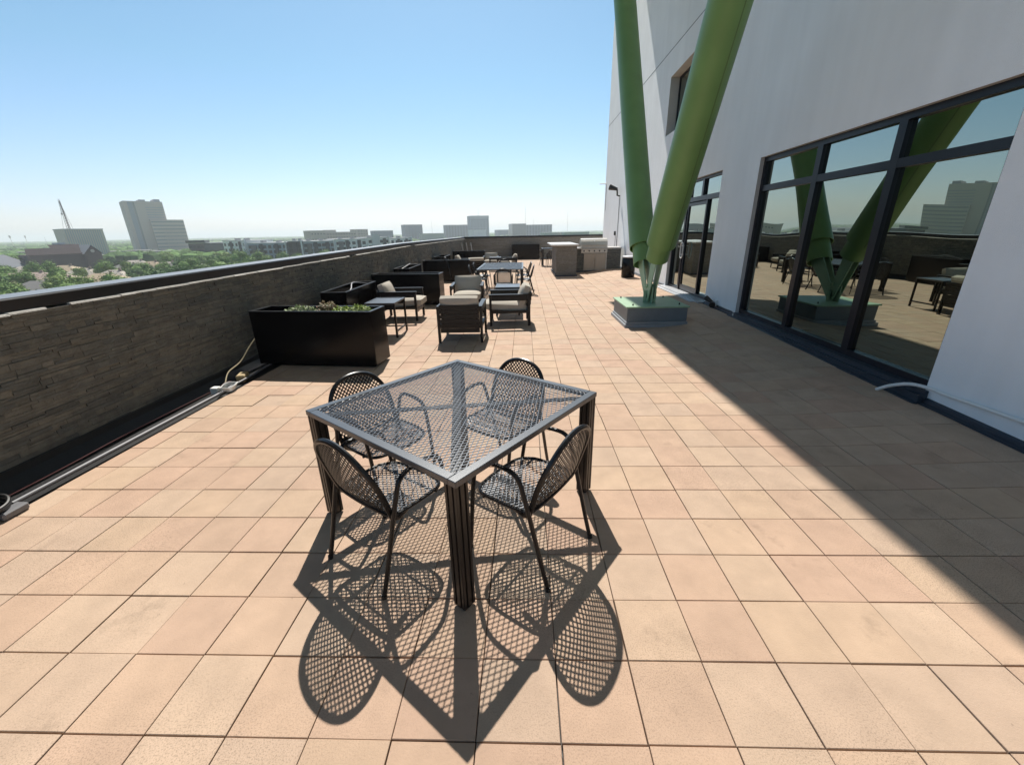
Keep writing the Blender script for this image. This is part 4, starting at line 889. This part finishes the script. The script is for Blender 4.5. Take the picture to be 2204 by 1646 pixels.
# apartments
GA = 'white and grey apartment blocks beyond the parapet'
APT = [(474,524,345,322,519,'apt','white apartment block at the left end of the long row',4,6), (526,612,318,300,524,'aptg','blue grey apartment block with dark bays in the long row',4,8), (614,646,296,294,520,'aptd','dark glazed corner apartment block with a white fin',4,3),
       (648,716,296,300,520,'aptg','grey and white apartment block with paired windows',4,7), (718,786,300,306,515.5,'apt','pale apartment block with dark stair bays',4,6), (788,836,306,312,512,'apt','white apartment block with a tall white lift shaft',4,4), (838,884,318,330,513,'apt','small white apartment block at the right end of the row',4,5)]
for i, (a, c, D0, D1, py, m_, lab, rows, cols) in enumerate(APT):
    t, L_, h = block('apartment_block', lab, a, c, D0, D1, py, m_, 18, rows=rows, cols=cols, ww=2.1, wh=1.9, zb=1, group=GA, roof='roofwhite')
    for k in range(2 if L_ > 14 else 1):
        x = L_*(.32+.38*k); MB().box((x,-.5,0), (x+2.2,-.09,h-.4)).build('dark_bay', 'aptd', t)
    MB().box((L_-.7,-1.0,0), (L_,-.09,h+.9)).build('white_fin', 'apt', t)
    if i in (1, 3, 4): MB().box((L_*.10,-.6,1), (L_*.24,-.09,h-1)).build('glazed_bay', 'glassb', t)
    if i == 5: MB().box((L_*.2,-.7,0), (L_*.55,-.10,h+2.2)).build('lift_shaft', 'roofwhite', t)
    for k in range(2): MB().box((L_*(.2+.4*k),5,h+.51), (L_*(.2+.4*k)+2,8,h+1.6)).build('rooftop_unit', 'roofgrey', t)
M['conc3'] = mat('skyline_concrete', (.30,.32,.37), .85, 0, .04, .1); M['conc4'] = mat('skyline_blue_grey', (.16,.19,.24), .85, 0, .04, .1); M['sand2'] = mat('skyline_sand', (.30,.26,.21), .85, 0, .04, .1)
GS = 'office buildings on the skyline'
SK = [(668,700,700,497,'sand2','low sand coloured office building with a step, left of its wider neighbour',2,5), (696,766,720,500,'sand2','wide sand coloured office building on the skyline',3,12), (770,792,800,494,'sand2','small square sand tower behind the apartments',4,4), (806,846,760,497,'conc4','plain grey box building behind the apartments',0,0),
      (872,910,900,484,'conc4','square grey office block left of the mast cluster',7,6), (959,1014,1000,484.5,'conc4','wide blue grey office block beside the tallest skyline tower',7,9), (1013,1053,950,465,'conc3','tallest skyline office tower with an antenna on top',9,6), (1018,1046,850,494.5,'roofwhite','white low building in front of the tallest skyline tower',0,0),
      (1073,1096,1200,495,'conc4','tiny grey building between the two skyline office groups',0,0), (1103,1132,1000,482,'glassb','dark glass office block, left half of the right hand pair',7,5), (1132,1188,1010,484,'conc4','wide blue glass office block, right half of the right hand pair',7,9)]
for (a, c, D0, py, m_, lab, rows, cols) in SK:
    if lab.startswith('low sand'): py = 497
    t, L_, h = block('skyline_building', lab, a, c, D0, D0*1.01, py, m_, 30, rows=rows, cols=cols, ww=2.2 if cols else 1, wh=1.6, zb=8, group=GS)
    if 'tallest' in lab and 'antenna' in lab: MB().tube([(L_*.5,8,h),(L_*.5,8,h+14)], [.3,.12], 6).build('antenna', 'mull', t); MB().box((-.2,-.2,h-5), (L_+.2,-.09,h-1)).build('crown_band', 'conc2', t)
    if 'wide sand' in lab: MB().box((2,5,h+.5), (L_*.4,20,h+3.5)).build('penthouse', 'sand', t)
for (a, py0, py1, D0, lab) in ((1131,444,482,1300,'tall thin radio mast above the right hand skyline offices'), (1148,472,484,1500,'short thin mast right of the tall one on the skyline'), (1221,455,500,1600,'thin radio mast standing alone at the right of the skyline'), (930,474,497,1600,'thin radio mast left of the wide blue grey office block'), (100,510,522,1800,'tiny mast at the far left horizon')):
    p = at(a, py1, D0); q = at(a, py0, D0); t = thing('radio_mast', lab, 'mast', (p.x, p.y, GZ), 0, 'thin masts on the skyline')
    MB().tube([(0,0,0),(0,0,q.z-GZ)], [.55,.28], 5).build('mast_tube', 'mull', t)
for (a, D0, lab) in ((20,1500,'small water tower at the far left horizon'), (53,1700,'second small water tower at the far left horizon, right of the first')):
    p = at(a, 508, D0); t = thing('water_tower', lab, 'water tower', (p.x, p.y, GZ), 0, 'water towers on the horizon'); z = p.z-GZ
    MB().tube([(0,0,z-5),(0,0,z-3),(0,0,z),(0,0,z+1.5)], [.5,1.6,1.6,.5], 14).build('tank', 'conc', t, True); MB().tube([(0,0,0),(0,0,z-4.9)], .35, 8).build('stem', 'conc', t)
for (a, c, D0, py, lab) in ((1170,1212,420,501.5,'low white roofed shed just above the end wall, right of the glass offices'), (1214,1268,400,500.5,'long low white roofed warehouse just above the end wall'), (906,955,600,503,'low roofed strip building below the wide blue grey office block')):
    block('low_warehouse', lab, a, c, D0, D0*1.01, py, 'hwhite', 18, group='low roofs beyond the end wall', roof='roofwhite')
# tree placement
def ok(x, y, m_=0): return all((x-bx)**2+(y-by)**2 > (br+m_)**2 for bx, by, br in blocks)
cnt = 0; placed = []
rt = random.Random(11); tries = 0
while cnt < 215 and tries < 9000:
    tries += 1; D = 105 + 300*rt.random()**.62; px = rt.uniform(-60, 900) if D > 235 else rt.uniform(-60, 520)
    if px > 520 and D > 300: continue
    x, y = polar(px, D)
    if not ok(x, y, 1.5) or any((x-a)**2+(y-c)**2 < 50 for a, c in placed): continue
    # gardens, streets and open yards stay clear
    if math.sin(x*.045+1.3)*math.sin(y*.05+.4) > .45 and D > 180: continue
    placed.append((x, y)); k = rt.choice([0,0,1,1,2,3,4,5,6,0]); put_tree(x, y, k, rt.uniform(.72,1.08), rt.random()*6.3); cnt += 1
# far woods: one mass nobody could count
b = MB(); rt = random.Random(5)
def blob(mb, x, y, r, h):
    n1 = 7; vs = []; 
    for i, (zz, rr) in enumerate(((.0,.75),(.45,1.0),(.8,.72))):
        for j in range(n1): a = 2*PI*j/n1+rt.uniform(-.2,.2); q = r*rr*rt.uniform(.8,1.2); vs.append((x+q*math.cos(a), y+q*math.sin(a), h*zz*rt.uniform(.85,1.15)))
    vs.append((x, y, h)); f = [(i*n1+j, i*n1+(j+1) % n1, (i+1)*n1+(j+1) % n1, (i+1)*n1+j) for i in range(2) for j in range(n1)] + [(2*n1+j, 2*n1+(j+1) % n1, 3*n1) for j in range(n1)]
    mb.add(vs, f)
for k in range(15000):
    D = 330 + 5600*rt.random()**2.1; px = rt.uniform(-150, 1500); x, y = polar(px, D)
    if D < 480 and not ok(x, y, 4): continue
    if D >= 480 and not ok(x, y, 0): continue
    s = 1 + D/2200; blob(b, x, y, rt.uniform(3.5, 6.5)*s, rt.uniform(5, 9)*(1+D/9000))
M['woods'] = mat('far_woods', (.07,.14,.045), .9, 0, .15, .05, island=.4, hue=(.11,.19,.06), spec=.1)
o = b.build('distant_woods', 'woods'); o.location = (0,0,GZ); tag(o, 'green mass of distant treetops reaching the horizon', 'woods', kind='stuff')
# small roofs scattered between the far trees
b = MB(); 
for k in range(420):
    D = 420 + 2600*rt.random()**1.6; px = rt.uniform(-100, 1300); x, y = polar(px, D)
    if not ok(x, y, 6): continue
    a = rt.random()*PI; s = rt.uniform(8, 22); b.box((x-s, y-s*.4, 0), (x+s, y+s*.4, rt.uniform(5, 8.5)), rz=a)
o = b.build('distant_roofs', mat('far_roofs', (.36,.34,.31), .8, 0, 0, island=.35, hue=(.22,.21,.21))); o.location = (0,0,GZ); tag(o, 'scatter of small pale distant roofs among the far woods', 'roofs', kind='stuff')
# near roof surfaces seen through the gaps: haze
HZ = mat('haze_air', (1,1,1)); nt = HZ.node_tree; nt.nodes.remove(nt.nodes['Principled BSDF'])
pv = nt.nodes.new('ShaderNodeVolumePrincipled'); pv.inputs['Color'].default_value = (.90,.955,1,1); pv.inputs['Density'].default_value = 3.2e-4; pv.inputs['Anisotropy'].default_value = .2
nt.links.new(pv.outputs[0], nt.nodes['Material Output'].inputs['Volume'])
o = MB().box((-14500,-14500,GZ-1), (14500,14500,75)).build('haze', HZ); tag(o, 'thin pale blue haze over the city', 'haze', kind='stuff')
for u in list(WP.values()):
    if '_used' in u: del u['_used']
sc.cycles.max_bounces = 8; sc.cycles.volume_bounces = 1
